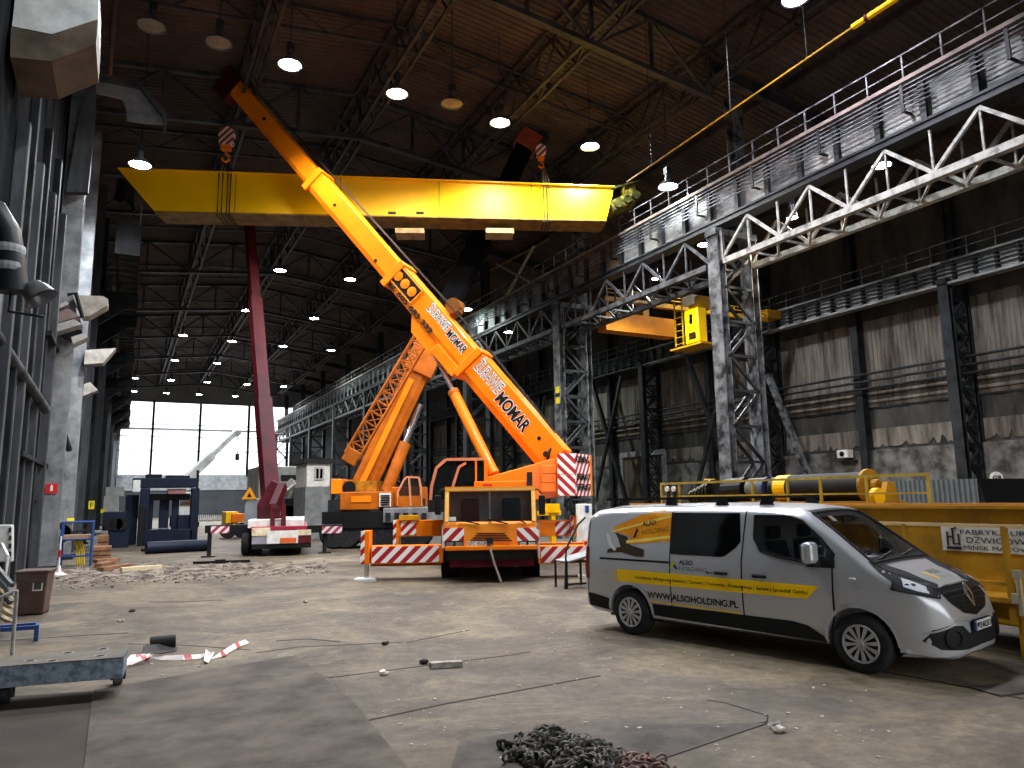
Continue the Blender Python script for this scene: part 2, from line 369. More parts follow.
for X, nm in ((3.75, 'over the left of the hall'), (9.1, 'along the ridge'), (14.6, 'over the right of the hall'), (20.3, 'along the crane column line')):
    t = thing('lengthwise_roof_truss', 'long lattice truss running the length of the roof %s' % nm, 'roof truss', (X, 8, chord_z(X)), 0, 'lengthwise roof trusses')
    zb, zt = chord_z(X)+.12, deck_z(X)-.15; lo, hi, wb_ = MB(), MB(), MB()
    if X > 20: zb += .3
    if X < 5: zb += .5
    for dx in (-.25, .25):
        lo.bar((X+dx, 4, zb), (X+dx, YB, zb), .13); hi.bar((X+dx, 4, zt), (X+dx, YB, zt), .15)
        y = 6.; i = 0
        while y < YB-2: wb_.bar((X+dx, y, zb if i % 2 else zt), (X+dx, y+1.5, zt if i % 2 else zb), .07); y += 1.5; i += 1
    y = 6.
    while y < YB-2: wb_.bar((X-.25, y, zb), (X+.25, y+1.5, zb), .05); y += 1.5
    lo.build('bottom_chord', ROOFST, t, True); hi.build('top_chord', ROOFST, t, True); wb_.build('web_members', ROOFST, t, True)
# aisle roof beams
for k in range(-1, 9):
    Y = 21+12*k; t = thing('aisle_roof_beam', 'dark beam under the aisle roof behind the crane runway, %s from the camera' % ord_(k+1), 'roof beam', (28, Y, 18), 0, 'aisle roof beams')
    MB().ibeam((20.4, Y, 19.6), (XW, Y, 17.3), .3, .6).build('beam', ROOFST, t, True)
    m = MB()
    for q in range(1, 4): X = 20.4+4*q; m.bar((X, Y-6, deck_z(X)-.25), (X, Y+6, deck_z(X)-.25), .14, .3)
    m.build('purlins', ROOFST, t, True)

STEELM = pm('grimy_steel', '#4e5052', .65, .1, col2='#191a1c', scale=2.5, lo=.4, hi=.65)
# ================================================================== CRANE LINE (X = 20)
def lattice_column(X, Y, w, d, z, label, grp, mat, name='lattice_column', bay=1.35, loc_x=0):
    """two flanged legs (near leg and far leg along Y) laced together"""
    t = thing(name, label, 'column', (X, Y, 0), 0, grp)
    for s, nm in ((-1, 'near_leg'), (1, 'far_leg')):
        x = s*d/2
        MB().ibeam((x, 0, 0), (x, 0, z), w, .36, .04, up=V((1, 0, 0))).build('leg', mat, t)
    m = MB(); q = .6; i = 0
    while q < z-bay:
        for yy in (-w*.42, w*.42):
            m.bar((-d/2+.15, yy, q), (d/2-.15, yy, q), .1, .1)
            a, b = (-1, 1) if i % 2 else (1, -1)
            m.bar((a*(d/2-.15), yy, q), (b*(d/2-.15), yy, q+bay), .1, .1)
        q += bay; i += 1
    m.build('lacing', mat if mat is not STEELP else STEEL, t)
    MB().bx(-d/2-.3, d/2+.3, -w/2-.15, w/2+.15, 0, .12).bx(-d/2-.25, d/2+.25, -w/2, w/2, z-.15, z+.1).build('end_plates', mat, t)
    return t
for k in range(-2, 9):
    Y = 20.85+12*k
    if Y < 0: continue
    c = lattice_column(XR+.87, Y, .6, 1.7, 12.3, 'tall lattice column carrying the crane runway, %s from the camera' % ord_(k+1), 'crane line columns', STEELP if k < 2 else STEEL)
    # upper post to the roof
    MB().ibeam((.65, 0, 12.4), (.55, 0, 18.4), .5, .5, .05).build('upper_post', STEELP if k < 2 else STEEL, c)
# runway in 12 m bays: lattice girder, flange, web plates, conductors, walkway rail
for k in range(-2, 8):
    Y0 = 20.53+12*k; Y1 = Y0+12
    if Y1 < 5: continue
    Y0 = max(Y0, 4.)
    lab = ord_(k+2)
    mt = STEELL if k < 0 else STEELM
    t = thing('runway_lattice_girder', 'lattice girder under the crane rail, %s bay from the camera' % lab, 'girder', (XR, Y0, 11), 0, 'runway lattice girders')
    Ya, Yb = Y0, Y1; Y0, Y1 = (Y0 if Y0 == 4. else Y0+.62), Y1-.02
    for X, nm in ((XR, 'front'), (XR+1.5, 'rear')):
        MB().bx(X-.12, X+.12, Y0+.15, Y1-.15, 10.88, 11.1).build('bottom_chord', mt, t, True)
        m = MB(); n = 8; st = (Y1-Y0)/n
        for i in range(n):
            a, b = Y0+i*st, Y0+(i+1)*st
            if i % 2: m.bar((X, a, 12.4), (X, b, 11.1), .1)
            else: m.bar((X, a, 11.1), (X, b, 12.4), .11)
            m.bar((X, b, 11.1), (X, b, 12.4), .06)
        m.build('diagonals', mt, t, True)
    m = MB(); n = 8; st = (Y1-Y0)/n
    for i in range(n): m.bar((XR, Y0+i*st+.05, 10.98), (XR+1.5, Y0+(i+1)*st, 10.98), .07); m.bar((XR, Y0+i*st, 10.98), (XR+1.5, Y0+i*st, 10.98), .07)
    m.build('cross_bracing', mt, t, True)
    Y0, Y1 = Ya, Yb
    g = thing('runway_plate_girder', 'stiffened plate girder with conductor bars above the lattice, %s bay from the camera' % lab, 'girder', (XR, Y0, 12.5), 0, 'runway plate girders')
    MB().bx(XR-.1, XR+.5, Y0, Y1, 12.48, 12.6).bx(XR-.05, XR+.4, Y0, Y1, 12.72, 12.8).bx(XR, XR+.1, Y0, Y1, 12.58, 12.72).build('flange', STEEL, g, True)
    MB().bx(XR+.25, XR+.3, Y0, Y1, 12.8, 14.2).build('web_plate', WEB, g, True)
    y = Y0+.6
    while y < Y1-.1:
        MB().bx(XR+.05, XR+.25, y-.03, y+.03, 12.8, 14.1).bx(XR+.02, XR+.06, y-.09, y+.09, 12.8, 14.05).build('stiffener', STEEL, g, True); y += 1.5
    m = MB()
    for q in range(6): m.bar((XR-.12, Y0, 13.35+.14*q), (XR-.12, Y1, 13.35+.14*q), .035)
    m.build('conductor_bars', STEELP, g, True)
    y = Y0+1.1
    while y < Y1: MB().bx(XR-.14, XR+.25, y-.03, y+.03, 13.25, 13.32).bx(XR-.15, XR-.09, y-.05, y+.05, 13.25, 14.12).build('bar_bracket', STEEL, g, True); y += 3
    MB().bx(XR-.15, XR+1.1, Y0+.01, Y1-.01, 14.18, 14.3).build('walkway', pm('walkway_edge', '#7b7169', .7, .2, col2='#4c4642', scale=2), g, True)
    m = MB(); m.bar((XR-.1, Y0, 15.05), (XR-.1, Y1, 15.05), .045); m.bar((XR-.1, Y0, 14.62), (XR-.1, Y1, 14.62), .03)
    y = Y0+.4
    while y < Y1: m.bar((XR-.1, y, 14.3), (XR-.1, y, 15.05), .045); y += 1.2
    m.build('handrail', STEELP, g, True)

# ================================================================== AISLE: outer columns, runway, pipes
for k in range(-1, 17):
    Y = 21.0+6*k
    if Y < 14: continue
    if k % 2 == 0:
        c = lattice_column(XW-1.0, Y, .5, 1.3, 12.2, 'lattice column against the aisle wall, %s from the camera' % ord_(min(k//2, 9)), 'aisle wall columns', STEEL, bay=.9)
        MB().ibeam((.3, 0, 12.3), (.3, 0, 17.2), .4, .4, .04).build('upper_post', STEEL, c)
    else:
        c = thing('wall_post', 'plain steel post between lattice columns on the aisle wall, %s from the camera' % ord_(min(k//2, 9)), 'column', (XW-.4, Y, 0), 0, 'aisle wall posts')
        MB().ibeam((0, 0, 0), (0, 0, 17), .45, .5, .05, up=V((1, 0, 0))).build('post', STEEL, c)
for k in range(-1, 8):
    Y0 = 21+12*k; Y1 = Y0+12; X = XW-1.7; Y0 = max(Y0, 14)
    g = thing('aisle_runway_girder', 'small crane runway girder with slatted conductor guard along the aisle wall, %s bay' % ord_(k+1), 'girder', (X, Y0, 12), 0, 'aisle runway girders')
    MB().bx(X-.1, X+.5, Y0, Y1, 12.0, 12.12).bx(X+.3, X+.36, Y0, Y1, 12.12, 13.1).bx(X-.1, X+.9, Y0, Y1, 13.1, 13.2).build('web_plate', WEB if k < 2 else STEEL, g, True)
    y = Y0+.5
    while y < Y1: MB().bx(X, X+.3, y-.05, y+.05, 12.12, 13.1).build('stiffener', STEEL, g, True); y += 1.
    m = MB()
    for q in range(4): m.bar((X-.05, Y0, 12.35+.2*q), (X-.05, Y1, 12.35+.2*q), .05)
    m.build('conductor_bars', STEEL, g, True)
    m = MB(); m.bar((X, Y0, 14.1), (X, Y1, 14.1), .05); m.bar((X, Y0, 13.65), (X, Y1, 13.65), .035); y = Y0+.5
    while y < Y1: m.bar((X, y, 13.2), (X, y, 14.1), .05); y += 1.3
    m.build('handrail', STEELP, g, True)
pr = thing('wall_pipe_run', 'pair of long dark pipes running along the stained aisle wall', 'pipes', (XW-1, 14, 8), 0)
for z in (8.1, 7.7, 8.5): MB().tube((XW-.9, 14, z), (XW-.9, 100, z), .07, 8).build('pipe', STEEL, pr, True)
# braces between inner aisle columns (crossed struts seen under the runway)
for i, Y in enumerate((34.4, 46.4, 58.4)):
    o = MB().bar((XW-2, Y, .0), (XW-2, Y+5, 11.8), .28).bar((XW-2.2, Y+5.5, .0), (XW-2.2, Y+.5, 11.5), .22).build('cross_brace', STEEL)
    tag(o, 'pair of crossed steel struts in front of the aisle wall, %s from the camera' % ord_(i), 'brace', 'aisle wall braces')
a_ = at(768, 375, X=XW-2.2); b_ = at(806, 470, X=XW-2.2); d_ = (b_-a_); b_ = a_+d_*(a_.z/-d_.z)
tag(MB().bar(a_, b_, .3).build('inclined_strut', STEELP), 'single inclined steel strut leaning before the stained wall right of the big lattice column', 'brace')
# dark wall door in the aisle
a, b = at(625, 470, X=XW-.3), at(664, 470, X=XW-.3)
dr = struct(MB().bx(XW-.42, XW-.27, b.y, a.y, 0, 5.2).build('door_1', pm('dark_brown_door', '#5c4f45', .7, col2='#3a312b', scale=1, stretch=(1, 3, .2))))
MB().bx(XW-.6, XW-.26, b.y-.2, a.y+.2, 5.2, 5.6).bx(XW-.5, XW-.26, a.y, a.y+.3, 0, 5.4).bx(XW-.5, XW-.26, b.y-.3, b.y, 0, 5.4).build('door_frame', GREY, dr)
# aisle overhead crane with its cab
oc = thing('aisle_overhead_crane', 'orange and yellow overhead crane with a hanging cab in the side aisle behind the runway', 'overhead crane', (28, 32, 11.5))
p0 = at(612, 323, Y=36); 
YC = 30.4
MB().bx(21.9, 26.6, YC+.7, YC+1.5, 10.75, 11.75).build('main_girder', pm('orange_girder', '#c8780e', .55, col2='#94560a', scale=.8), oc, True)
MB().bx(21.9, XW-2.8, YC+.7, YC+1.0, 12.35, 12.6).bx(24.4, 24.8, YC+.75, YC+1.4, 11.7, 12.4).build('second_girder', YELD, oc, True)
m = MB()
for z in (12.8, 13.0): m.bar((22, YC+.7, z), (XW-2.8, YC+.7, z), .05)
for q in range(8): m.bar((22+1.5*q, YC+.7, 12.6), (22+1.5*q, YC+.7, 13.0), .05)
m.build('handrail', YELD, oc, True)
MB().bx(XW-2.9, XW-1.72, YC+.6, YC+1.4, 12.6, 13.1).build('end_carriage', YELD, oc, True)
pc = at(692, 325, X=25.2)
cb = MB().bx(pc.x-.05, pc.x+.55, pc.y-.5, pc.y+.5, pc.z-.95, pc.z+.85).build('cab', YEL, oc, True, bevel=.06)
MB().bx(pc.x-.08, pc.x-.03, pc.y-.12, pc.y+.1, pc.z+.05, pc.z+.55).bx(pc.x-.08, pc.x-.03, pc.y-.32, pc.y+.2, pc.z-.75, pc.z-.4).build('cab_window', GLS, cb, True)
m = MB(); 
for dy in (.7, 1.3): m.bar((pc.x, pc.y+dy, pc.z-.9), (pc.x, pc.y+dy, pc.z+1.6), .06)
for q in range(7): m.bar((pc.x, pc.y+.7, pc.z-.8+.35*q), (pc.x, pc.y+1.3, pc.z-.8+.35*q), .04)
m.build('ladder', YELD, oc, True)
MB().bx(pc.x, pc.x+1.2, pc.y-.6, pc.y+1.8, pc.z-1.05, pc.z-.95).bx(pc.x+.2, pc.x+1, pc.y-.4, pc.y+.4, pc.z+.85, pc.z+1.5).build('platform', YELD, oc, True)
MB().bx(pc.x, pc.x+.7, pc.y-.1, pc.y+.6, pc.z+1.1, pc.z+1.6).build('electrical_box', WHT, oc, True)

# ================================================================== HIGH BAY LAMPS
LBODY = pm('lamp_reflector', '#7c7d7e', .35, .7, col2='#55575a', scale=6)
def bulb_mat(nm, col, st): return emis(nm, col, st)
BW = bulb_mat('cool_lamp_disc', '#eef4ff', 60); BO = bulb_mat('warm_lamp_disc', '#ffd9b0', 55); BV = bulb_mat('violet_lamp_disc', '#e8dcff', 55)
BG = bulb_mat('greenish_lamp_disc', '#e6fff4', 60)
BOFF = pm('unlit_lamp_glass', '#877c70', .3, 0, var=.3, scale=6)
def lamp(p, label, tone='cool', power=1., r=.42, hang=2.0, grp='hanging high bay lamps'):
    t = thing('high_bay_lamp', label, 'lamp', tuple(p), 0, grp)
    MB().lathe([(.07, .55), (.1, .5), (.12, .25), (.2, .2), (r*.8, .1), (r, -.04), (r+.02, -.06), (r-.03, -.05), (r*.75, .07)], (0, 0, 0), n=20).build('reflector', LBODY, t, smooth=True)
    MB().bx(-.12, .12, -.1, .1, .5, .8).build('ballast_box', STEEL, t)
    hang = deck_z(p.x)-p.z-.75 if hang == 2.0 else hang
    MB().tube((0, 0, .8), (0, 0, .8+hang), .02, 6).build('hanger', STEEL, t)
    mt, c = {'cool': (BW, (.9, .95, 1)), 'warm': (BO, (1, .82, .62)), 'violet': (BV, (.92, .85, 1)), 'green': (BG, (.88, 1, .94)), 'off': (BOFF, None)}[tone]
    MB().lathe([(0, -.07), (r*.5, -.06), (r*.9, -.03)], (0, 0, 0), n=20).build('diffuser', mt, t, smooth=True)
    if c:
        l = bpy.data.lights.new('lamp_light', 'SPOT'); l.energy = LAMP_W*power; l.color = c; l.spot_size = R_(155); l.spot_blend = .6; l.shadow_soft_size = .25
        lo = bpy.data.objects.new('lamp_light', l); COL.objects.link(lo); lo.parent = t; lo.location = (0, 0, -.12)
def zl(X): return 17.5
names = [((152, 25), 'off', 'unlit lamp hanging at the upper left beside the grey hopper, leftmost of the front row'),
 ((219, 42), 'off', 'unlit lamp hanging just left of the orange boom tip'),
 ((290, 64), 'cool', 'glaring white lamp right of the orange boom tip'),
 ((397, 93), 'warm', 'warm orange glowing lamp above the yellow girder, the only warm one in the front row'),
 ((452, 103), 'off', 'unlit lamp hanging between the warm lamp and the next white one'),
 ((500, 122), 'cool', 'white lamp above the yellow girder left of the dark boom head'),
 ((590, 146), 'cool', 'white lamp above the right end of the yellow girder'),
 ((795, -2), 'violet', 'violet tinted lamp at the top edge of the picture right of centre'),
 ((140, 165), 'cool', 'white lamp at the upper left corner of the yellow girder'),
 ((280, 270), 'cool', 'lit lamp under the yellow girder just right of the maroon boom'),
 ((350, 279), 'cool', 'lit lamp under the yellow girder left of the raised orange boom'),
 ((247, 310), 'cool', 'lit lamp hidden at the left side of the maroon boom'),
 ((314, 318), 'cool', 'lit lamp midway between the maroon boom and the orange boom'),
 ((283, 346), 'cool', 'fourth row lamp right of the maroon boom, high over the far hall'),
 ((232, 341), 'warm', 'warm tinted lamp left of the maroon boom, the only warm one in the far hall'),
 ((183, 335), 'cool', 'leftmost lit lamp above the far window, nearest of those at the left'),
 ((331, 350), 'green', 'greenish lamp in front of the far right runway'),
 ((217, 363), 'cool', 'small lit lamp above the far window, left of the maroon boom'),
 ((175, 360), 'cool', 'small lit lamp above the far window at the left, under a brighter one')]
for (x, y), tone, lb in names: lamp(at(x, y, Z=17.62 if x == 140 else 17.5) if x != 140 else at(140, 164, D=28), lb, tone, .8 if tone == 'violet' else 1.2 if x == 140 else 1)
for j, Y in enumerate((99.5, 111.5)):
    for i, X in enumerate((.2, 4.2, 8.4, 13.2, 17.8)):
        lamp(V((X, Y, 17.2)), 'tiny lamp of the %s row above the far window, %s from the left' % (['second last', 'last'][j], ord_(i)), 'cool', 1, grp='distant lamps above the far window')
for i, X in enumerate((3.9, 8.4, 13.2)): lamp(V((X, 13.6, 17.4)), 'added high bay lamp of the unseen nearest row overhead, %s from the left wall' % ord_(i), 'cool', .95, grp='added unseen row of lamps overhead')  # unseen row added to light the crane fronts, continuing the lamp spacing
lamp(at(668, 186, X=19.3), 'bright lamp above the crane walkway, right of the yellow girder', 'cool', .25)
lamp(at(792, 217, X=22.5), 'warm lamp glowing behind the runway lattice at the right', 'warm', .7, r=.24, hang=1)
lamp(at(656, 278, X=22.5), 'cool lamp glowing behind the runway lattice above the yellow cab', 'green', .8, r=.24, hang=1)
lamp(at(466, 309, X=19), 'small lamp seen at the edge of the orange boom in front of the runway', 'green', .4)
lamp(V((28, 30, 16)), 'lamp in the aisle roof lighting the stained wall, nearer of two', 'cool', .7, grp='aisle lamps')
lamp(V((28, 19, 16)), 'lamp in the aisle roof right of the picture, nearest the camera', 'cool', .6, grp='aisle lamps')
lamp(V((28, 54, 16)), 'lamp in the aisle roof beyond the orange overhead crane', 'green', 1.0, grp='aisle lamps')

# yellow inclined festoon pole hanging under the roof
fp = thing('yellow_pipe', 'long thin yellow pipe with a thicker sleeve crossing under the roof at the upper right', 'pipe', (14, 20, 17))
a, b, c = at(627, 182, X=16.5), at(853, 27, X=16.5), at(897, -2, X=16.5)
MB().tube(a, b, .03, 8).build('thin_pipe', YELD, fp, True); MB().tube(b, c, .085, 10).build('sleeve', YEL, fp, True)
d = b.lerp(c, .3); MB().tube(d, d+(c-b)*.06, .11, 10).build('red_band', RED, fp, True)
for tt in (.15, .55, .85): q = a.lerp(b, tt); MB().tube(q, V((q.x, q.y, deck_z(q.x)-.1)), .012, 6).build('hanger_wire', STEEL, fp, True)
MB().tube(c, V((c.x, c.y, deck_z(c.x)-.1)), .02, 6).build('hanger_wire', STEEL, fp, True)
# ================================================================== LIFTED YELLOW GIRDER
def proj(p):
    d = V(p)-CAM; z = d.dot(CF); return 512+FPX*d.dot(CR)/z, 384-FPX*d.dot(CU)/z
gA, gB = at(155, 212, D=32.3), at(606, 220, D=33.7)
grz = math.atan2(gB.y-gA.y, gB.x-gA.x)
G = thing('bridge_crane_girder', 'huge bright yellow box girder hoisted high across the hall by two mobile cranes', 'crane girder', (gA.x, gA.y, 0), grz)
def gp(x, y, ly=0): return px(G, x, y, ly=ly)
TL, BL, BR, TR = gp(119, 170), gp(155, 212), gp(606, 221), gp(614, 188)
MB().prism([TL, BL, BR, TR], (0, 1.15, 0)).build('box_body', YEL, G)
m = MB(); m.bar(BL+V((0, .57, -.03)), BR+V((0, .57, -.03)), 1.4, .06); m.build('bottom_flange', pm('flange_brown', '#8a6a2c', .6, col2='#4f3b1c', scale=2), G)  # bottom flange browner and darker than the yellow body
m = MB(); m.bar(TL+V((0, .57, .03)), TR+V((0, .57, .03)), 1.4, .06); m.build('top_flange', YEL, G)
MB().bar(TL.lerp(TR, .01)+V((0, .2, .12)), TR+V((0, .2, .12)), .07, .12).build('rail', STEELP, G)
for t_ in (.17, .4, .62, .83):
    a, b = BL.lerp(BR, t_), TL.lerp(TR, t_); MB().bx(a.x-.02, a.x+.02, -.012, 0, a.z, b.z).build('weld_seam', YELD, G)
# end machinery
m = MB(); c = gp(127, 190); m.box(c+V((-.2, .3, 0)), (.35, 1., .8)).lathe([(.25, -.2), (.25, .2)], c+V((-.2, 0, -.4)), (0, 1, 0), 16).tube(c+V((-.4, .2, .6)), c+V((.3, .2, -.9)), .08)
m.build('end_truck_left', BLK, G)
e = gp(620, 200)
m = MB(); m.box(e+V((.1, .4, -.1)), (1.1, 1., .5), M=Matrix.Rotation(R_(-25), 3, 'Y')); m.box(e+V((.5, .4, .35)), (.5, .8, .9)); m.build('end_truck', pm('greased_yellow', '#7d7420', .5, .1, col2='#1c1b10', scale=3, lo=.4, hi=.6), G)
m = MB()
for k in range(3): m.lathe([(.2, -.15), (.2, .15)], e+V((-.1+.4*k, -.15, .2*k-.25)), (0, 1, 0), 14)
m.tube(e+V((-.4, -.1, .5)), e+V((.9, -.1, .9)), .06).build('wheel_gear', pm('greased_gear', '#4a4a1a', .5, .3, col2='#15150a', scale=5, lo=.4, hi=.6), G)
for i, (x0, x1) in enumerate(((395, 424), (486, 514))):
    a, b = gp(x0, 226), gp(x1, 226); MB().bx(a.x, b.x, .1, 1., a.z-.28, a.z-.05).build('underside_bracket', pm('primer_bracket', '#a98f62', .6, col2='#6f5c3c'), G)
for x in (430, 458): q = gp(x-38, 213); MB().box(q+V((0, -.01, 0)), (.35, .02, .12)).build('nameplate', BLK, G)
# slings
def gsling(xs, topx, topy, lab, w=.035):
    t = thing('lifting_sling', lab, 'sling', (gA.x, gA.y, 0), grz)
    top = gp(topx, topy, ly=.55); m = MB()
    for x in xs:
        a = gp(x, 175, ly=-.08); z0 = BL.lerp(BR, (a.x-BL.x)/(BR.x-BL.x)).z-.12; z1 = TL.lerp(TR, (a.x-TL.x)/(TR.x-TL.x)).z+.1
        m = MB(); m.path([top, V((a.x, -.08, z1)), V((a.x, -.08, z0)), V((a.x, 1.23, z0)), V((a.x, 1.23, z1)), top], w, 6); m.build('rope', pm('sling_rope', '#4a3d2e', .8, var=.4, scale=20), t)
    return t, top
s1, s1top = gsling((219, 223, 228, 231), 226, 158, 'dark rope sling looped round the left end of the yellow girder')
s2, s2top = gsling((543, 546, 549), 542, 160, 'chain sling looped round the right end of the yellow girder')

# ================================================================== TELESCOPIC BOOM
def t_at(P0, P1, x=None, y=None):
    lo, hi = 0., 1.
    f = lambda t: (proj(P0.lerp(P1, t))[0]-x) if x is not None else (proj(P0.lerp(P1, t))[1]-y)
    s = 1 if f(0) > 0 else -1
    for _ in range(40):
        mid = (lo+hi)/2
        if f(mid)*s > 0: lo = mid
        else: hi = mid
    return (lo+hi)/2
def boom(root, P0, P1, secs, name='boom', collars=True):
    """P0,P1 world; secs: (t0,t1,w,h,mat). returns (boom object, axis, side, up)"""
    a = (P1-P0).normalized(); s, u = frame_from(a)
    if s.dot(CAM-P0) < 0: s = -s
    first = None
    for i, (t0, t1, w_, h_, mt) in enumerate(secs):
        p, q = P0.lerp(P1, t0), P0.lerp(P1, t1); m = MB()
        # hexagonal-ish box section with rounded belly
        prof = [(-.5, .5), (.5, .5), (.5, -.28), (.36, -.5), (-.36, -.5), (-.5, -.28)]
        m.prism([p+s*(w_*i_)+u*(h_*j_) for i_, j_ in prof], q-p)
        o = m.build('boom_section', mt, root, True, bevel=.02)
        if collars and i < len(secs)-1:
            m = MB(); m.bar(q-a*.28, q, w_+.16, h_+.16); m.build('collar', mt, root, True, bevel=.02)
    return a, s, u

# ================================================================== ORANGE MOBILE CRANE (A)
rzA = R_(-26.5)
fwd = V((math.sin(-rzA), math.cos(-rzA), 0))
oA = at(491, 575, Z=0)-fwd*1.9
A = thing('mobile_crane', 'bright orange mobile crane facing the camera with its long boom leaning up to the left', 'mobile crane', (oA.x, oA.y, 0), rzA)
def ap(x, y, ly): return px(A, x, y, ly=ly)
def aq(x0, y0, x1, y1, ly0, ly1, name, mat, par=None, bevel=0):
    """box whose front face covers a pixel rectangle on plane ly0"""
    a, b = ap(x0, y0, ly0), ap(x1, y1, ly0); return MB().bx(a.x, b.x, ly0, ly1, b.z, a.z).build(name, mat, par or A, bevel=bevel)
c0, c1 = ap(445, 487, .25), ap(537, 560, .0)
X0, X1 = c0.x, c1.x; ZT = c0.z; ZB = ap(490, 549, 0).z; ZM = ap(490, 524, 0).z
# cab: side profile (y,z) extruded across the width
m = MB(); T_ = .06
m.prism([(X0, .0, ZB), (X0, .0, ZM-.0), (X0, .04, ZM+.06), (X0, .14, ZM+.06), (X0, .14, ZB)], (X1-X0, 0, 0))
m.bx(X0, X1, .3, 2.1, ZT-T_, ZT).bx(X0, X1, 2.04, 2.1, ZB, ZT-T_).bx(X0, X1, .14, 2.04, ZB, ZB+T_).bx(X0+.0, X1, .20, .36, ZT-.12, ZT)
for xa, xb in ((X0, X0+T_), (X1-T_, X1)):
    m.bx(xa, xb, .14, 2.04, ZB+T_, ZM+.1).bx(xa, xb, 1.3, 2.04, ZM+.1, ZT-T_).prism([(xa, .0, ZM), (xa, .26, ZT-.04), (xa, .40, ZT-.04), (xa, .16, ZM)], (xb-xa, 0, 0))
cab = m.build('cab', ORGY, A)
MB().bx(X0+T_, X1-T_, .16, .5, ZM-.1, ZM+.02).build('cab_dashboard', pm('cab_interior', '#3b3c3e', .7), A)
for x_ in (X0+.6, X1-.6):
    se = MB().bx(x_-.25, x_+.25, .9, 1.4, ZM-.5, ZM-.1).bx(x_-.25, x_+.25, 1.35, 1.5, ZM-.1, ZM+.65).build('driver_seat', BLK if x_ > 0 else pm('red_jacket', '#5a1522', .9), A, bevel=.05)
MB().bx(X0+T_, X1-T_, 1.98, 2.03, ZM-.1, ZT-.1).build('rear_panel', pm('pale_reflection_trim', '#b9babc', .7), A)  # panel colour kept pale to imitate reflections in the windscreen
MB().path([V((X1-.6+.22*math.cos(k*math.pi/9), .62+.08*math.sin(k*math.pi/9), ZM+.12+.2*math.sin(k*math.pi/9))) for k in range(19)], .02, 6).build('steering_wheel', BLK, A)
wz0, wz1 = ZM+.06, ZT-.1
def wy(z): return .04+(z-ZM)/(ZT-.06-ZM)*.24-.02
GC = glassy('cab_glass', '#20262a', .05, .75)
for xa, xb in ((X0+.1, (X0+X1)/2-.04), ((X0+X1)/2+.02, X1-.1)):
    MB().prism([(xa, wy(wz0), wz0), (xb, wy(wz0), wz0), (xb, wy(wz1), wz1), (xa, wy(wz1), wz1)], (0, .02, 0)).build('windscreen', glassy('crane_windscreen', '#20282a', .04, .22) if 'crane_windscreen' not in MATS else MATS['crane_windscreen'], A)
MB().bar(((X0+X1)/2-.01, wy(wz0)-.02, wz0), ((X0+X1)/2-.01, wy(wz1)-.02, wz1), .05, .04).build('windscreen_divider', CHR, A)
m = MB(); e_ = .06
for p, q in (((X0+.06, wz0), (X0+.06, wz1)), ((X1-.06, wz0), (X1-.06, wz1)), ((X0+.03, wz1+.03), (X1-.03, wz1+.03))):
    m.bar((p[0], wy(p[1])-.015, p[1]), (q[0], wy(q[1])-.015, q[1]), .09, .05)
m.build('window_surround', pm('cream_yellow', '#f5c66a', .45), A)
m = MB()
aq(449, 517, 456, 521, -.02, 0.0, 'windscreen_sticker', WHT)
m = MB()
for x_, dx in ((.62, .75), (1.35, .7), (1.95, .3)):
    MB().bar((X0+x_-.35*dx, -.01, ZM+.12), (X0+x_+.35*dx, -.03, ZM+.0), .03).build('wiper', BLK, A)
aq(443, 528, 464, 541, -.03, .02, 'hazard_panel', HAZ); aq(517, 528, 539, 541, -.03, .02, 'hazard_panel', HAZR)
aq(537.5, 530, 540, 558, -.02, .5, 'white_side_strip', WHT); aq(442, 530, 444.5, 548, -.02, .5, 'white_side_strip', WHT)
for x0 in (445.5, 518.5):
    hb = aq(x0, 541, x0+18, 547, -.04, .0, 'headlight_housing', BLK)
    aq(x0+1, 542, x0+8, 546, -.06, -.04, 'lens', CHR, hb); aq(x0+10, 542, x0+17, 546, -.06, -.04, 'lens', CHR, hb)
m = MB()
for k in range(4): 
    a, b = ap(477-2.2*k, 533.5+2.3*k, -.02), ap(505+2.2*k, 533.5+2.3*k, -.02); m.bar(a, b, .03, .035)
m.build('grille_slats', pm('brown_slat', '#6a3415', .6), A)
aq(467, 541.5, 487, 546.5, -.05, -.02, 'number_plate', WHT)
q = ap(468.5, 545.8, -.055); text('STC 45GP', TXTK, A, .14, q, (1, 0, 0), (0, 0, 1), width=ap(486, 545, -.055).x-q.x)
aq(445, 546.5, 538, 549.5, -.12, .3, 'bumper_lip', ORG, bevel=.02)
aq(447, 550, 536, 559, .25, .5, 'lower_bumper', BLK); aq(450, 558, 534, 566, .8, 1.2, 'red_axle_housing', pm('dark_red_axle', '#6e1020', .6))
# tow chain
p = ap(490, 541, -.08); q = ap(501, 578, -.05); q.z = .02
MB().path([p, p+V((.02, -.03, -.25)), p.lerp(q, .5)+V((-.03, 0, -.05)), q], .03, 7).build('tow_rope', pm('pale_rope', '#b9ad9f', .8), A)
mm = MB(); mm.box(p, (.16, .1, .14)).build('tow_hitch', STEEL, A)
# mirrors
for x, s in ((542, 1), (438, -1)):
    b_ = ap(x, 505, .2); mm = MB().box(b_, (.16, .12, .5)).build('mirror', BLK, A, bevel=.03)
    MB().path([b_+V((0, 0, .28)), b_+V((-.1*s, 0, .4)), b_+V((-.35*s, .1, .38))], .02, 6).build('mirror_arm', BLK, mm)
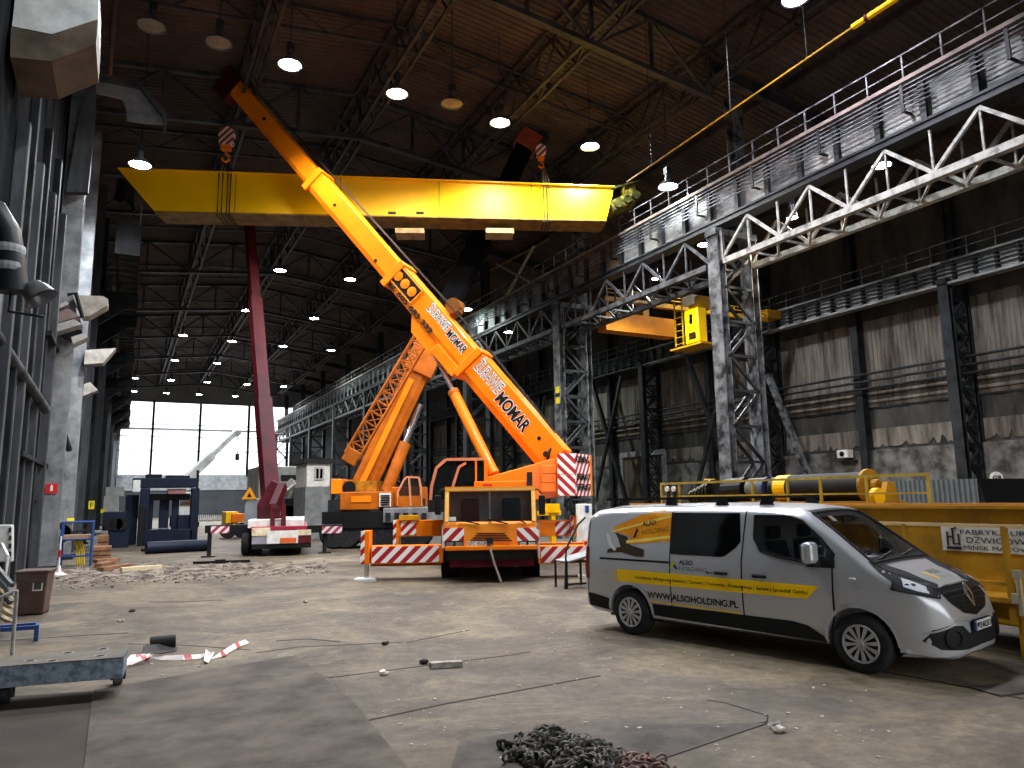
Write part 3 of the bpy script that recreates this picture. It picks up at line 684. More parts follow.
# chassis, wheels
MB().bx(-1.05, 1.05, 2.1, 12.2, .75, 1.35).build('chassis', pm('chassis_orange', '#b85a10', .5, col2='#5b3010'), A)
MB().bx(-1.3, 1.3, 2.15, 12.3, 1.35, 1.55).build('deck', ORGD, A)
for i, y in enumerate((1.9, 3.6, 7.2, 9.0, 10.7)):
    for s in (-1, 1):
        wq = MB().lathe([(.28, -.16), (.5, -.19), (.62, -.17), (.66, -.1), (.66, .1), (.62, .17), (.5, .19), (.28, .16)], (s*1.08, y, .66), (1, 0, 0), 28).build('wheel', RUB, A, smooth=True)
        MB().lathe([(.0, -.1), (.12, -.12), (.14, -.05), (.3, -.04), (.3, .04), (.14, .05), (.12, .12), (0, .1)], (s*1.14, y, .66), (1, 0, 0), 20).build('rim', GREY, wq, smooth=True)
    MB().bx(-1., 1., y-.12, y+.12, .55, .78).build('axle', STEEL, A)
for s in (-1, 1):
    for y in (1.9, 3.6): MB().lathe([(.76, -.25), (.8, -.25), (.8, .25), (.76, .25)], (s*1.06, y, .62), (1, 0, 0), 24).build('mudguard', BLK, A)
# outriggers: (ly, left x range, right x range, y top, y bottom, pad)
def outrigger(ly, xl, xr, yt, yb, hzl, hzr, jackl, jackr, zpadl=580):
    for (x0, x1, hz, jk, hm) in ((xl, 443, hzl, jackl, HAZ), (538, xr, hzr, jackr, HAZ)):
        o = aq(x0, yt, x1, yb, ly, ly+.35, 'outrigger_beam', ORG, bevel=.015)
        aq(hz[0], yt+1, hz[1], yb-1, ly-.02, ly, 'hazard_stripe', hm, o)
        if jk:
            a, b = ap(jk[0], jk[1], ly-.05), ap(jk[2], jk[3], ly-.05)
            MB().bx(a.x, b.x, ly-.08, ly+.4, b.z, a.z).build('jack_housing', ORG, o, bevel=.01)
            MB().bx(a.x-.02, a.x+.08, ly-.1, ly-.08, b.z, a.z).build('hazard_edge', HAZ, o)
            cx = (a.x+b.x)/2; MB().tube((cx, ly+.15, .06), (cx, ly+.15, b.z), .06, 10).build('jack_rod', CHR, o)
            MB().bx(cx-.28, cx+.28, ly-.12, ly+.42, 0, .06).build('jack_pad', WHT, o)
outrigger(.9, 371, 586, 546, 563, (372, 439), (541, 586), (362, 531, 369, 564), (585, 541, 591, 559))
o = aq(371, 546, 586, 563, 1.3, 1.65, 'outrigger_box', ORGD)
YR = 5.9
outrigger(YR, 397, 574, 520.5, 536, (401, 416), (555, 570), (394, 520, 399, 545), (571, 516, 577, 536))
aq(399, 515.5, 419, 520, YR-.1, YR+.2, 'orange_sign_plate', pm('sign_orange', '#f0a018', .5))
# superstructure
MB().lathe([(.95, 1.5), (.95, 1.85), (1.05, 1.85), (1.05, 1.95)], (.1, 6.6, 0), n=32).build('turntable', STEEL, A)
pts = [ap(487, 491, 5.4), ap(487, 477, 5.4), ap(520, 468, 5.4), ap(549, 459.5, 5.4), ap(556, 458, 5.4), ap(558, 497, 5.4), ap(536, 500, 5.4)]
for pnt in pts: pnt.y = 5.4
MB().prism(pts, (0, 2.3, 0)).build('superstructure', ORG, A, bevel=.03)
aq(474, 481.5, 528, 492, 4.6, 6.0, 'engine_cover', ORG, bevel=.02)
aq(483, 484, 492, 487, 4.57, 4.6, 'red_lamp', pm('lamp_red', '#d2301a', .4))
for k in range(3): aq(541, 465+9.2*k, 556.5, 473.6+9.2*k, 5.25, 5.4, 'counterweight_slab', ORG, bevel=.02)
# counterweight with hazard faces
cw = aq(557, 453.5, 576, 496, 5.0, 5.6, 'counterweight', ORG)
a, b = ap(557, 453.5, 5.0), ap(575.5, 496, 5.0)
for k in range(2): 
    z1 = a.z+(b.z-a.z)*k/2; z0 = a.z+(b.z-a.z)*(k+1)/2; MB().bx(a.x, b.x, 4.97, 5.0, z0+.02, z1).build('hazard_panel', HAZR, A)
f0, f1 = V((b.x, 5.0, 0)), ap(592, 470, 6.3); f1.z = 0
zs = [b.z+.05, (a.z+b.z)/2-.12, (a.z+b.z)/2+.2, a.z]
m = MB().prism([(f0.x, f0.y, b.z), (f1.x, f1.y, b.z), (f1.x, f1.y+1.5, b.z), (f0.x, f0.y+1.6, b.z)], (0, 0, a.z-b.z)); m.build('counterweight_flank', ORG, A)
dx = (f1-f0).normalized(); nn = V((dx.y, -dx.x, 0))
m = MB().prism([f0+nn*.03+V((0, 0, b.z)), f1-dx*.25+nn*.03+V((0, 0, b.z)), f1-dx*.25+nn*.01+V((0, 0, b.z)), f0+nn*.01+V((0, 0, b.z))], (0, 0, a.z-b.z)); m.build('hazard_flank', hazard('flank_hazard', '#f6f4f0', '#b00c1a', 3.2*dx.x, -2.6, 3.2*dx.y), A)
for zf in (.80, .38, .14):
    q = f0+dx*.05+nn*.05; q.z = b.z+(a.z-b.z)*zf; text('DEMAG', TXTK, A, .28, q, dx, (0, 0, 1), width=(f1-f0).length*.72, bold=.012)
# sloping cab
gl = [ap(x, y, 4.9) for x, y in ((430.5, 508), (432, 487), (437, 468), (446, 460), (486, 459.5), (486, 497), (470, 508))]
MB().prism([(p.x, 4.95, p.z) for p in gl], (0, 1.3, 0)).build('crane_cab', glassy('dim_cab_glass', '#161b1d', .06, .8), A)
m = MB(); 
fr = [ap(x, y, 4.9) for x, y in ((430, 508), (431.5, 487), (436.5, 468), (446, 459.5), (486, 459))]
for p, q in zip(fr, fr[1:]): m.bar(p, q, .09)
m.build('cab_frame_outer', pm('salmon_frame', '#d98a63', .5), A)
m = MB(); fr = [ap(x, y, 4.88) for x, y in ((451.5, 498), (453, 486), (459, 467), (466, 463))]
for p, q in zip(fr, fr[1:]): m.bar(p, q, .08)
m.build('door_frame', pm('salmon_frame', '#d98a63', .5), A)
aq(484, 459, 487.5, 500, 4.85, 6.2, 'cab_corner_post', ORG); aq(475, 460, 477, 486, 4.86, 4.9, 'door_post', ORG)
mm = ap(468, 487, 5.2); MB().box(mm, (.5, .5, .45)).box(mm+V((0, .2, .35)), (.45, .12, .5)).build('driver_seat', BLK, A, bevel=.05)
aq(451, 488, 457, 493, 4.8, 4.95, 'cab_lamp', ORGY)
aq(428, 500, 446, 512, 4.6, 6.2, 'cab_step', STEEL)
MB().tube(ap(566, 474, 4.7)+V((-.35*0, 0, 0)), ap(566, 452, 4.7), .01, 6)
m = MB(); a = ap(529.5, 499, 4.5); b = ap(529.5, 472, 4.5); m.tube(a, b, .09, 10); m.build('exhaust_stack', STEEL, A)
# boom
P0 = wm(A) @ ap(551, 455, 6.4); P1 = at(236, 87, D=32.2)
a0 = t_at(P0, P1, x=467); a1 = t_at(P0, P1, x=394); a2 = t_at(P0, P1, x=315)
ax, sd, up = boom(A, P0-(P1-P0).normalized()*.3, P1, [(0, a0, .95, 1.12, ORG), (a0-.002, a1, .86, 1.0, ORG), (a1-.002, a2, .76, .88, ORG), (a2-.002, .995, .66, .76, ORG)])
PB = lambda t_, s_=0, u_=0: P0.lerp(P1, t_)+sd*s_+up*u_
L_ = (P1-P0).length
MB().tube(wm(A).inverted() @ PB(0, .65, 0), wm(A).inverted() @ PB(0, -.65, 0), .1, 16).build('boom_pivot', STEEL, A)
t_big = (t_at(P0, P1, x=478), t_at(P0, P1, x=527))
def btext(s, xa, xb, u_, size, mat, half, bold=0.01, shear=0, wd=None):
    ta, tb = t_at(P0, P1, x=xa), t_at(P0, P1, x=xb)
    return text(s, mat, A, size, PB(ta, half+.006, u_), -ax, up, width=(ta-tb)*L_, world=True, bold=bold, shear=shear)
btext('ŻURAWIE', 478, 501, .02, .62, TXTW, .475, .035); btext('ŻURAWIE', 478.3, 500.6, .03, .6, pm('grey_lettering', '#6b6660', .6), .48, .0)
btext('MOMAR', 502, 531, -.16, .62, TXTW, .475, .04); btext('MOMAR', 502.3, 530.6, -.15, .6, TXTK, .482, .02)
btext('ŻURAWIE', 430, 449, .1, .42, TXTW, .43, .03); btext('ŻURAWIE', 430.2, 448.8, .105, .4, TXTK, .436, .0)
btext('MOMAR', 450, 467, .02, .42, TXTW, .43, .03); btext('MOMAR', 450.2, 466.8, .025, .4, TXTK, .436, .01)
btext('tel. 605 683 332', 399, 443, -.42, .26, TXTK, .43, .012)
# sheave opening near the end of section two
tS0, tS1 = t_at(P0, P1, x=398), t_at(P0, P1, x=420)
m = MB(); m.bar(PB(tS0, .44, .1), PB(tS1, .44, .1), .012, .62, up=up); so = m.build('sheave_opening', BLK, A, True)
m = MB(); 
for k in range(3):
    c_ = PB(tS0+(tS1-tS0)*(.2+.3*k), .45, .1); MB().lathe([(.19, 0), (.19, .03), (.05, .05)], c_, sd, 18).build('sheave', ORG, A, True)
m = MB(); 
for uu in (.42, -.22): m.bar(PB(tS0, .46, uu), PB(tS1, .46, uu), .04, .04, up=up)
m.bar(PB(tS0, .46, .42), PB(tS0, .46, -.22), .04).bar(PB(tS1, .46, .42), PB(tS1, .46, -.22), .04).build('opening_rim', ORGY, A, True)
for x_, u_ in ((340, .0), (384, -.2), (268, .1), (540, .15)):
    tt = t_at(P0, P1, x=x_); MB().tube(PB(tt, .3, u_), PB(tt, .49 if x_ > 460 else .395, u_), .07, 12).build('boom_port', BLK, A, True)
# luffing cylinder
lc0 = wm(A) @ ap(494, 474, 5.9); tb = t_at(P0, P1, x=444); lc1 = PB(tb, 0, -.75)
mid = lc0.lerp(lc1, .6)
MB().tube(lc0, mid, .19, 18).build('lift_cylinder', ORG, A, True, smooth=True)
for s_ in (-.09, .09): MB().tube(mid+sd*s_, lc1+sd*s_, .06, 12).build('cylinder_rod', CHR, A, True, smooth=True)
MB().lathe([(.21, -.08), (.21, .08)], mid, (lc1-lc0), 18).build('cylinder_head', ORGD, A, True)
m = MB(); m.prism([PB(tb-.06, .3, -.45), PB(tb-.02, .3, -.95), PB(tb+.035, .3, -.95), PB(tb+.06, .3, -.45)], sd*-.6); m.build('cylinder_bracket', ORG, A, True, bevel=.02)
m = MB(); tq = t_at(P0, P1, x=462); m.prism([PB(tq-.03, .55, -.4), PB(tq-.03, .55, -.8), PB(tq+.03, .55, -.8), PB(tq+.03, .55, -.4)], sd*-1.1); m.build('boom_support_shoe', ORG, A, True, bevel=.02)
# ropes and hose over the boom, small winch at its middle
m = MB(); 
for s_ in (-.2, .1): m.path([PB(.02, s_, .62), PB(a0, s_, .8), PB(.99, s_, .55)], .018, 6)
m.build('hoist_rope_run', BLK, A, True)
m = MB(); q = t_at(P0, P1, x=437); m.lathe([(.24, -.25), (.3, -.25), (.3, -.2), (.18, -.18), (.18, .18), (.3, .2), (.3, .25), (.24, .25)], PB(q, -.2, .85), sd, 16).bar(PB(q-.01, -.2, .5), PB(q-.01, -.2, .9), .2)
m.build('hose_reel', pm('brass_reel', '#8a5a2c', .4, .5), A, True)
m = MB().path([PB(.01, .3, .5), PB(.0, .5, .1), PB(-.02, .6, -.4), PB(-.0, .55, -.8)], .05, 8); m.build('hydraulic_hose', BLK, A, True)
# boom head with sheaves
MB().bar(PB(.985, 0, -.15), PB(1.03, 0, -.15), .7, 1.2, up=up).build('boom_head', RED, A, True, bevel=.05)  # dark red puts the shade on the boom tip into the colour
for s_ in (-.2, 0, .2): MB().lathe([(.3, -.05), (.25, 0), (.3, .05)], PB(1.03, s_, -.55), sd, 18).build('head_sheave', STEELP, A, True)
MB().lathe([(.22, -.08), (.22, .08)], PB(1.03, .2, .3), sd, 16).build('head_sheave', RED, A, True)

# hook block A
def hook_block(x, y, D, mat_s, lab, head, ropes=4, sc=1.):
    c = at(x, y, D=D); t = thing('hook_block', lab, 'hook', tuple(c), rzA)
    f = sc
    MB().lathe([(.0, -.14), (.34*f, -.14), (.36*f, 0), (.34*f, .14), (0, .14)], (0, 0, 0), (0, 1, 0), 24).bx(-.3*f, .3*f, -.14, .14, -.5*f, 0).build('cheek_block', mat_s, t)
    MB().bx(-.2*f, .2*f, -.12, .12, -.75*f, -.45*f).build('crosshead', ORG, t, bevel=.03)
    pts = [V((.0, 0, -.7*f)), V((.0, 0, -.9*f)), V((.14*f, 0, -1.0*f)), V((.16*f, 0, -1.15*f)), V((.02*f, 0, -1.28*f)), V((-.14*f, 0, -1.18*f)), V((-.16*f, 0, -1.08*f))]
    MB().path(pts, .055*f, 10).build('hook', ORG, t, smooth=True)
    hl = wm(t).inverted() @ head
    for k in range(ropes):
        d_ = (k-(ropes-1)/2)*.13; MB().tube((d_, 0, .1), hl+V((d_, 0, 0)), .018, 6).build('hoist_rope', BLK, t)
    return t
HZS = hazard('hook_hazard', '#e9dcd2', '#8c2a14', 3.2, -3.2)
hook_block(227, 135, 32.6, HZS, 'red and white striped hook block hanging above the left end of the yellow girder', PB(1.03, 0, -.55))

# ================================================================== SECOND ORANGE CRANE (B)
oB = at(372, 549, Z=0)
rzB = R_(-30)
B = thing('mobile_crane', 'larger orange mobile crane standing side-on further back with folded lattice jib on its boom', 'mobile crane', (oB.x, oB.y, 0), rzB)
def bp(x, y, ly): return px(B, x, y, ly=ly)
def bq(x0, y0, x1, y1, ly0, ly1, name, mat, par=None, bevel=0):
    a, b = bp(x0, y0, ly0), bp(x1, y1, ly0); return MB().bx(a.x, b.x, ly0, ly1, b.z, a.z).build(name, mat, par or B, bevel=bevel)
bq(322, 512, 434, 527, .1, 2.8, 'carrier_frame', BLK)
bq(383, 508, 434, 522, -.05, 2.9, 'carrier_body', GREY, bevel=.04)
for k in range(5): 
    q = bp(388+9*k, 517, -.08); MB().box(q, (.22, .05, .35)).build('locker_door', STEEL, B)
for i, x in enumerate((335, 347, 372, 384, 406, 418)):
    for ly in (.35, 2.5):
        q = bp(x, 540, ly); wq = MB().lathe([(.3, -.18), (.6, -.2), (.68, -.12), (.68, .12), (.6, .2), (.3, .18)], (q.x, ly, .68), (0, 1, 0), 24).build('wheel', RUB, B, smooth=True)
        MB().lathe([(0, -.1), (.15, -.1), (.28, -.03), (.28, .03), (.15, .1), (0, .1)], (q.x, ly-.05, .68), (0, 1, 0), 16).build('rim', GREY, wq)
MB().lathe([(1.2, -.3), (1.2, .1)], bp(382, 509, 1.5), (0, 0, 1), 28).build('turntable', STEEL, B)
bq(340, 492, 380, 510, .3, 2.8, 'engine_housing', ORGD, bevel=.05)
bq(351, 496, 371, 502, .27, .3, 'housing_panel', ORG)
bq(378, 491, 391.5, 507.5, .2, 2.6, 'grille_block', ORGD, bevel=.03)
gb = bq(379.5, 493, 390.5, 506.5, .12, .2, 'grille', WHT)
for k in range(5): bq(380.5, 495+2.3*k, 389.5, 496.2+2.3*k, .08, .12, 'grille_slot', BLK, gb)
bq(391, 487, 422, 507, .8, 2.4, 'slew_platform', ORGD, bevel=.04)
bq(331, 479, 341, 494, .5, 2.6, 'counterweight', ORG, bevel=.03); bq(341, 481, 376, 493, .9, 2.2, 'winch_frame', pm('ochre_paint', '#b97a1a', .5, col2='#6e430c'))
MB().lathe([(.26, -.7), (.3, -.7), (.3, -.62), (.2, -.6), (.2, .6), (.3, .62), (.3, .7), (.26, .7)], bp(353, 488, 1.4), (0, 1, 0), 20).build('winch_drum', BLK, B)
bq(328, 500, 341, 515, .5, 2.5, 'rear_ladder_frame', STEEL)
pts = [bp(x, y, .6) for x, y in ((398, 506), (398, 492), (404, 480), (407, 477), (419, 477.5), (421, 488), (421.5, 506))]
MB().prism([(p.x, .6, p.z) for p in pts], (0, 1.1, 0)).build('crane_cab', glassy('cabin_glass_b', '#2a2622', .1, .7), B)
m = MB()
for p, q in zip(pts, pts[1:]): m.bar(V((p.x, .58, p.z)), V((q.x, .58, q.z)), .08)
q = bp(409, 477, .56); r_ = bp(411, 506, .56); m.bar(q, r_, .08); m.build('cab_frame', pm('salmon_frame', '#d98a63', .5), B)
bq(398, 496, 421, 507, .54, .6, 'cab_lower_panel', ORGD)
# boom B
Q0 = wm(B) @ bp(363, 488, 1.7); Q1 = at(531, 134, D=37.6)
u0, u1, u2 = t_at(Q0, Q1, y=338), t_at(Q0, Q1, y=240), t_at(Q0, Q1, y=185)
DK = pm('dark_boom', '#0c0d0f', .9, 0, col2='#060608', scale=1, spec=.05)  # nearly black colour for the upper boom sections
bx_, bs_, bu_ = boom(B, Q0-(Q1-Q0).normalized()*.5, Q1, [(0, u0, .95, 1.1, ORGD), (u0-.002, u1, .95, 1.1, DK), (u1-.002, u2, .87, 1.0, DK), (u2-.002, .97, .8, .92, DK)])
QB = lambda t_, s_=0, u_=0: Q0.lerp(Q1, t_)+bs_*s_+bu_*u_
MB().bar(QB(.95, 0, 0), QB(1., 0, -.1), .9, 1.15, up=bu_).build('boom_head', pm('dull_red_head', '#8c3d2c', .5), B, True, bevel=.04)
for s_ in (-.2, .2): MB().lathe([(.35, -.06), (.3, 0), (.35, .06)], QB(1.0, s_, -.6), bs_, 18).build('head_sheave', STEEL, B, True)
MB().bar(QB(u0-.1, 0, 0), QB(u0-.02, 0, 0), 1.2, 1.42, up=bu_).build('boom_yoke', ORGD, B, True, bevel=.05)
MB().bar(QB(.0, .62, .1), QB(u0-.12, .62, .1), .06, .25, up=bu_).build('boom_side_rib', ORG, B, True)
lc0 = wm(B) @ bp(386, 492, 1.3); lc1 = QB(t_at(Q0, Q1, y=398), 0, -.75); mid = lc0.lerp(lc1, .55)
MB().tube(lc0, mid, .27, 16).build('lift_cylinder', ORGD, B, True, smooth=True); MB().tube(mid, lc1, .15, 12).build('cylinder_rod', CHR, B, True, smooth=True)
# folded lattice jib on its left flank
def lattice_beam(p, q, w_, h_, n, root, mat, name='lattice_jib', r=.05, upv=V((0, 0, 1))):
    a = (q-p).normalized(); s_, u_ = frame_from(a, upv); m = MB(); cs = [s_*(w_*i)+u_*(h_*j) for i, j in ((-.5, -.5), (.5, -.5), (.5, .5), (-.5, .5))]
    for c_ in cs: m.tube(p+c_, q+c_, r, 6)
    for k in range(n):
        A0, A1 = p.lerp(q, k/n), p.lerp(q, (k+1)/n)
        for i in range(4):
            j = (i+1) % 4; m.tube(A0+cs[i], A1+cs[j], r*.6, 5); m.tube(A0+cs[i], A0+cs[j], r*.6, 5)
    return m.build(name, mat, root, True)
lattice_beam(at(352, 456, D=29.6), at(424, 334, D=30.9), .45, .6, 12, B, ORGD, upv=bu_)
MB().bar(at(348, 463, D=29.5), at(356, 450, D=29.6), .4, .6).build('jib_head', ORGD, B, True, bevel=.05)
# left outrigger of B
hook_block(541, 150, 34.3, HZS, 'small dark hook block hanging from the black boom above the right end of the girder', QB(1.0, 0, -.6), 3, .7)

# ================================================================== MAROON CRANE TRUCK (C)
oC = at(281, 556, Z=0); rzC = R_(-12)
T = thing('crane_truck', 'small maroon loader crane truck seen from behind with its slim boom raised almost upright', 'crane truck', (oC.x, oC.y, 0), rzC)
def tp(x, y, ly): return px(T, x, y, ly=ly)
def tq(x0, y0, x1, y1, ly0, ly1, name, mat, par=None, bevel=0):
    a, b = tp(x0, y0, ly0), tp(x1, y1, ly0); return MB().bx(a.x, b.x, ly0, ly1, b.z, a.z).build(name, mat, par or T, bevel=bevel)
CREAM = pm('dirty_cream', '#e5d8bd', .5, col2='#b59f7c', scale=4)
tq(251, 527, 307, 533, 0, 6, 'truck_bed', pm('maroon_bed', '#8e2038', .45), bevel=.02)
tq(248, 520, 304, 527, .3, 5.5, 'bed_side', WHT, bevel=.02)
tq(252, 528, 270, 535.5, -.12, 0, 'rear_marker_plate', CREAM); tq(297, 530, 311, 535, -.12, 0, 'rear_marker_plate', CREAM)
pl = tq(267, 531, 298, 543, -.16, -.1, 'rear_panel', WHT); tq(280, 538, 296, 542.5, -.19, -.16, 'orange_label', pm('label_orange', '#d8622e', .5), pl)
tq(252, 536, 267, 544, -.1, 0, 'tail_lamp', pm('grey_lamp', '#9a98a2', .4)); tq(298, 535, 311, 544, -.1, 0, 'tail_lamp', pm('dark_red_lamp', '#5a1a20', .4))
tq(252, 544, 311, 547.5, -.1, .1, 'bumper', BLK)
tq(262, 540, 300, 548, 0, 7, 'chassis', BLK)
for x in (246, 256, 292, 297):
    q = tp(x, 550, .9); 
    for ly in (.9, 2.2):
        wq = MB().lathe([(.25, -.14), (.42, -.16), (.5, -.1), (.5, .1), (.42, .16), (.25, .14)], (q.x, ly, .5), (1, 0, 0), 20).build('wheel', RUB, T, smooth=True)
        MB().lathe([(0, -.08), (.24, -.03), (.24, .03), (0, .08)], (q.x, ly, .5), (1, 0, 0), 14).build('rim', GREY, wq)
# outriggers
for (x0, x1, hx0, hx1, lx) in ((205, 250, 211, 229, 210), (305, 342, 322, 342, 325)):
    o = tq(x0, 525.5, x1, 532, .6, .95, 'outrigger_beam', BLK)
    tq(hx0, 526.5, hx1, 533, .55, .6, 'hazard_plate', HAZS, o)
    q = tp(lx, 530, .8); MB().tube((q.x, .8, .05), (q.x, .8, q.z), .08, 10).build('jack_leg', STEEL, o); MB().bx(q.x-.25, q.x+.25, .55, 1.05, 0, .05).build('jack_pad', BLK, o)
# cab block, warning triangle, superstructure
pts = [tp(x, y, 2.6) for x, y in ((244, 526), (244.5, 503), (246, 499), (262, 498), (262, 526))]
MB().prism([(p.x, 2.6, p.z) for p in pts], (0, 1.6, 0)).build('operator_cab', pm('cab_grey', '#8d9194', .5), T, bevel=.06)
q = tp(249.5, 494, 2.6); MB().prism([(q.x-.3, 2.55, q.z-.22), (q.x+.3, 2.55, q.z-.22), (q.x, 2.55, q.z+.3)], (0, .06, 0)).build('warning_triangle', pm('warn_orange', '#f09a14', .5), T)
MB().prism([(q.x-.09, 2.53, q.z-.12), (q.x+.1, 2.53, q.z-.12), (q.x, 2.53, q.z+.08)], (0, .02, 0)).build('warning_symbol', BLK, T)
pts = [tp(x, y, 1.5) for x, y in ((257, 520), (257, 505), (263, 494), (272, 480), (281, 483), (284, 500), (279, 519))]
MB().prism([(p.x, 1.5, p.z) for p in pts], (0, 1.1, 0)).build('slewing_turret', RED, T, bevel=.05)
m = MB(); 
for x in (272.5, 283.5): a, b = tp(x, 527, .2), tp(x, 504, .3); m.bar(a, b, .16, .1)
for y in (509, 517): m.bar(tp(272, y, .25), tp(284, y, .25), .1)
m.build('ladder', RED, T)
m = MB(); m.bar(tp(274, 506, .9), tp(283, 485, 1.5), .3); m.build('turret_strut', RED, T)
S0 = wm(T) @ tp(271, 512, 2.0); S1 = at(247.5, 205, D=36.5)
v1 = t_at(S0, S1, y=400); v2 = t_at(S0, S1, y=300)
cx_, cs_, cu_ = boom(T, S0, S1, [(0, v1, .62, .75, RED), (v1-.002, v2, .52, .62, RED), (v2-.002, .99, .42, .52, RED)], collars=False)
MB().bar(S0.lerp(S1, .02)-cu_*.55, S0.lerp(S1, .3)-cu_*.48, .18, .2).build('boom_ram', CHR, T, True)
# ================================================================== LEFT SIDE OF THE HALL
LGR = pm('left_column_grey', '#86888a', .6, .15, col2='#4f5255', scale=1.1, bump=.2, lo=.4, hi=.65)
LDK = pm('left_dark_steel', '#2a2c2e', .8, 0, col2='#121314', scale=1.3, spec=.08)
LMID = pm('left_mid_steel', '#4d4f52', .8, 0, spec=.1, col2='#222426', scale=1.3, stretch=(1, 1, .3))
def lcol(Y, x0, x1, z, label, mat=LGR, dy=.5, grp='left wall columns', fl=True):
    t = thing('wall_column', label, 'column', ((x0+x1)/2, Y, 0), 0, grp); h = (x1-x0)/2
    MB().bx(-h, h, 0, .05, 0, z).bx(-.04, .04, .05, dy-.05, 0, z).bx(-h, h, dy-.05, dy, 0, z).build('shaft', mat, t)
    MB().bx(-h-.1, h+.1, -.1, dy+.1, 0, .1).build('base_plate', STEEL, t)
    return t
lcA = lcol(28.9, -2.55, -1.9, 17.5, 'pale grey column on the left wall carrying the red fire sign')
lcol(33.4, -2.35, -1.75, 17.5, 'grey column on the left wall with a small yellow sign, behind the fire sign column')
for i, Y in enumerate((40.5, 45.4, 57.4, 69.4, 81.4, 93.4, 105.4)):
    lcol(Y, -2.5, -1.7, 18, 'dark column far down the left wall, %s beyond the yellow sign' % ord_(i), LDK if i % 2 else LMID)
for i, (Y, x1, mt, dx) in enumerate(((18.4, -2.35, LMID, .3), (20.2, -2.42, LDK, .3), (21.6, -2.38, LMID, .3), (23.2, -2.42, LDK, .3), (24.7, -2.36, LMID, .28), (26.2, -2.42, LDK, .4), (27.6, -2.3, LMID, .3), (31, -2.2, LDK, .4), (36.4, -2.0, LDK, .5), (38.4, -1.9, LMID, .3), (42.8, -1.9, LDK, .4))):
    tag(MB().bx(-2.6, x1, Y, Y+dx, 0, (10.5+(i*1.7) % 3) if Y < 28 else 17).build('wall_post', mt, bevel=.02), 'narrow steel post on the near left wall, %s from the picture edge' % ord_(min(i, 11)), 'post', 'narrow posts on the left wall')
# horizontal rails on the wall
tag(MB().bx(-2.55, -2.28, 26, 48, 7.2, 7.35).build('wall_rail', LDK), 'dark horizontal rail along the left wall above head height', 'rail')
tag(MB().bx(-2.55, -2.33, 22, 60, 3.3, 3.42).build('wall_rail', LDK), 'lower dark horizontal rail along the left wall', 'rail')
# cantilever bracket
def yprism(pts, Y, dy, name, mat, label=None, cat=None, parent=None, bevel=0):
    ps = [at(x, y, Y=Y) for x, y in pts]; o = MB().prism(ps, (0, dy, 0)).build(name, mat, parent, world=parent is not None, bevel=bevel)
    if label: tag(o, label, cat)
    return o
br = thing('runway_bracket', 'large grey cantilever bracket sticking out of the left wall high up', 'bracket', (-1.9, 28.9, 13))
yprism([(95, 92), (122, 98), (126, 108), (127, 120), (150, 123), (165, 124), (163, 116), (141, 86), (95, 78)], 28.6, .12, 'side_plate', LGR, parent=br)
yprism([(94, 74), (141, 84), (167, 113), (167, 125), (164, 125), (163, 116), (140, 87), (94, 78)], 28.4, 1.0, 'top_flange', LMID, parent=br)
yprism([(66, 192), (88, 192), (96, 110), (96, 70), (80, 110)], 28.5, .3, 'haunch', LMID, parent=br)
# hopper
hp = thing('ventilation_hopper', 'big pale grey hopper hanging at the top left corner', 'hopper', (-1.8, 17, 10))
yprism([(12, 26), (17, -20), (99, -20), (98, 19), (52, 34)], 16.4, 1.6, 'upper_body', GREYL, parent=hp)
yprism([(11, 27), (51, 36), (98, 20), (96, 44), (52, 61), (10, 57)], 16.25, 1.6, 'lower_skirt', pm('brown_skirt', '#564a3c', .6, col2='#2e261f', scale=1.5), parent=hp)
MB().bx(-2.6, -1.3, 17, 17.8, 12.0, 20.5).build('duct', LDK, hp, True)
q = at(109, 75, Y=26); tag(MB().tube(q, V((q.x, q.y, 20.8)), .09, 10).build('vertical_pipe', pm('brown_pipe', '#5a4640', .6)), 'thin brown vertical pipe at the top left right of the hopper', 'pipe')
# left runway girder
lr = thing('left_runway_girder', 'dark crane runway girder running along the left wall seen from below', 'girder', (-.5, 34.6, 12.6))
MB().bx(-1.0, -.9, 34.6, YB, 12.7, 14.1).bx(-.15, -.06, 34.6, YB, 12.7, 13.4).build('side_plates', LDK, lr, True)
m = MB(); y = 34.8
while y < YB-1: m.bx(-.9, -.15, y, y+.25, 12.7, 12.85); y += 1.0
m.bx(-.9, -.15, 34.6, YB, 13.0, 13.1); m.build('underside_battens', LMID, lr, True)
MB().bx(-1.0, -.05, 34.3, 34.6, 12.6, 14.0).build('end_plate', LDK, lr, True)
m = MB(); m.bar((-.1, 34.6, 15.1), (-.1, YB, 15.1), .05); y = 34.8
while y < YB: m.bar((-.1, y, 14.0), (-.1, y, 15.1), .05); y += 1.5
m.build('handrail', STEELP, lr, True)
for i, Y in enumerate((40.8, 45.7, 57.7, 69.7, 81.7, 93.7, 105.7)):
    o = MB().bx(-2.0, .0, Y, Y+.4, 11.9, 12.6).prism([(-2, Y+.1, 10.6), (-2, Y+.1, 11.9), (-.4, Y+.1, 11.9)], (0, .2, 0)).build('runway_console', LDK)
    tag(o, 'short console holding the left runway girder, %s beyond the yellow sign' % ord_(i), 'bracket', 'left runway consoles')
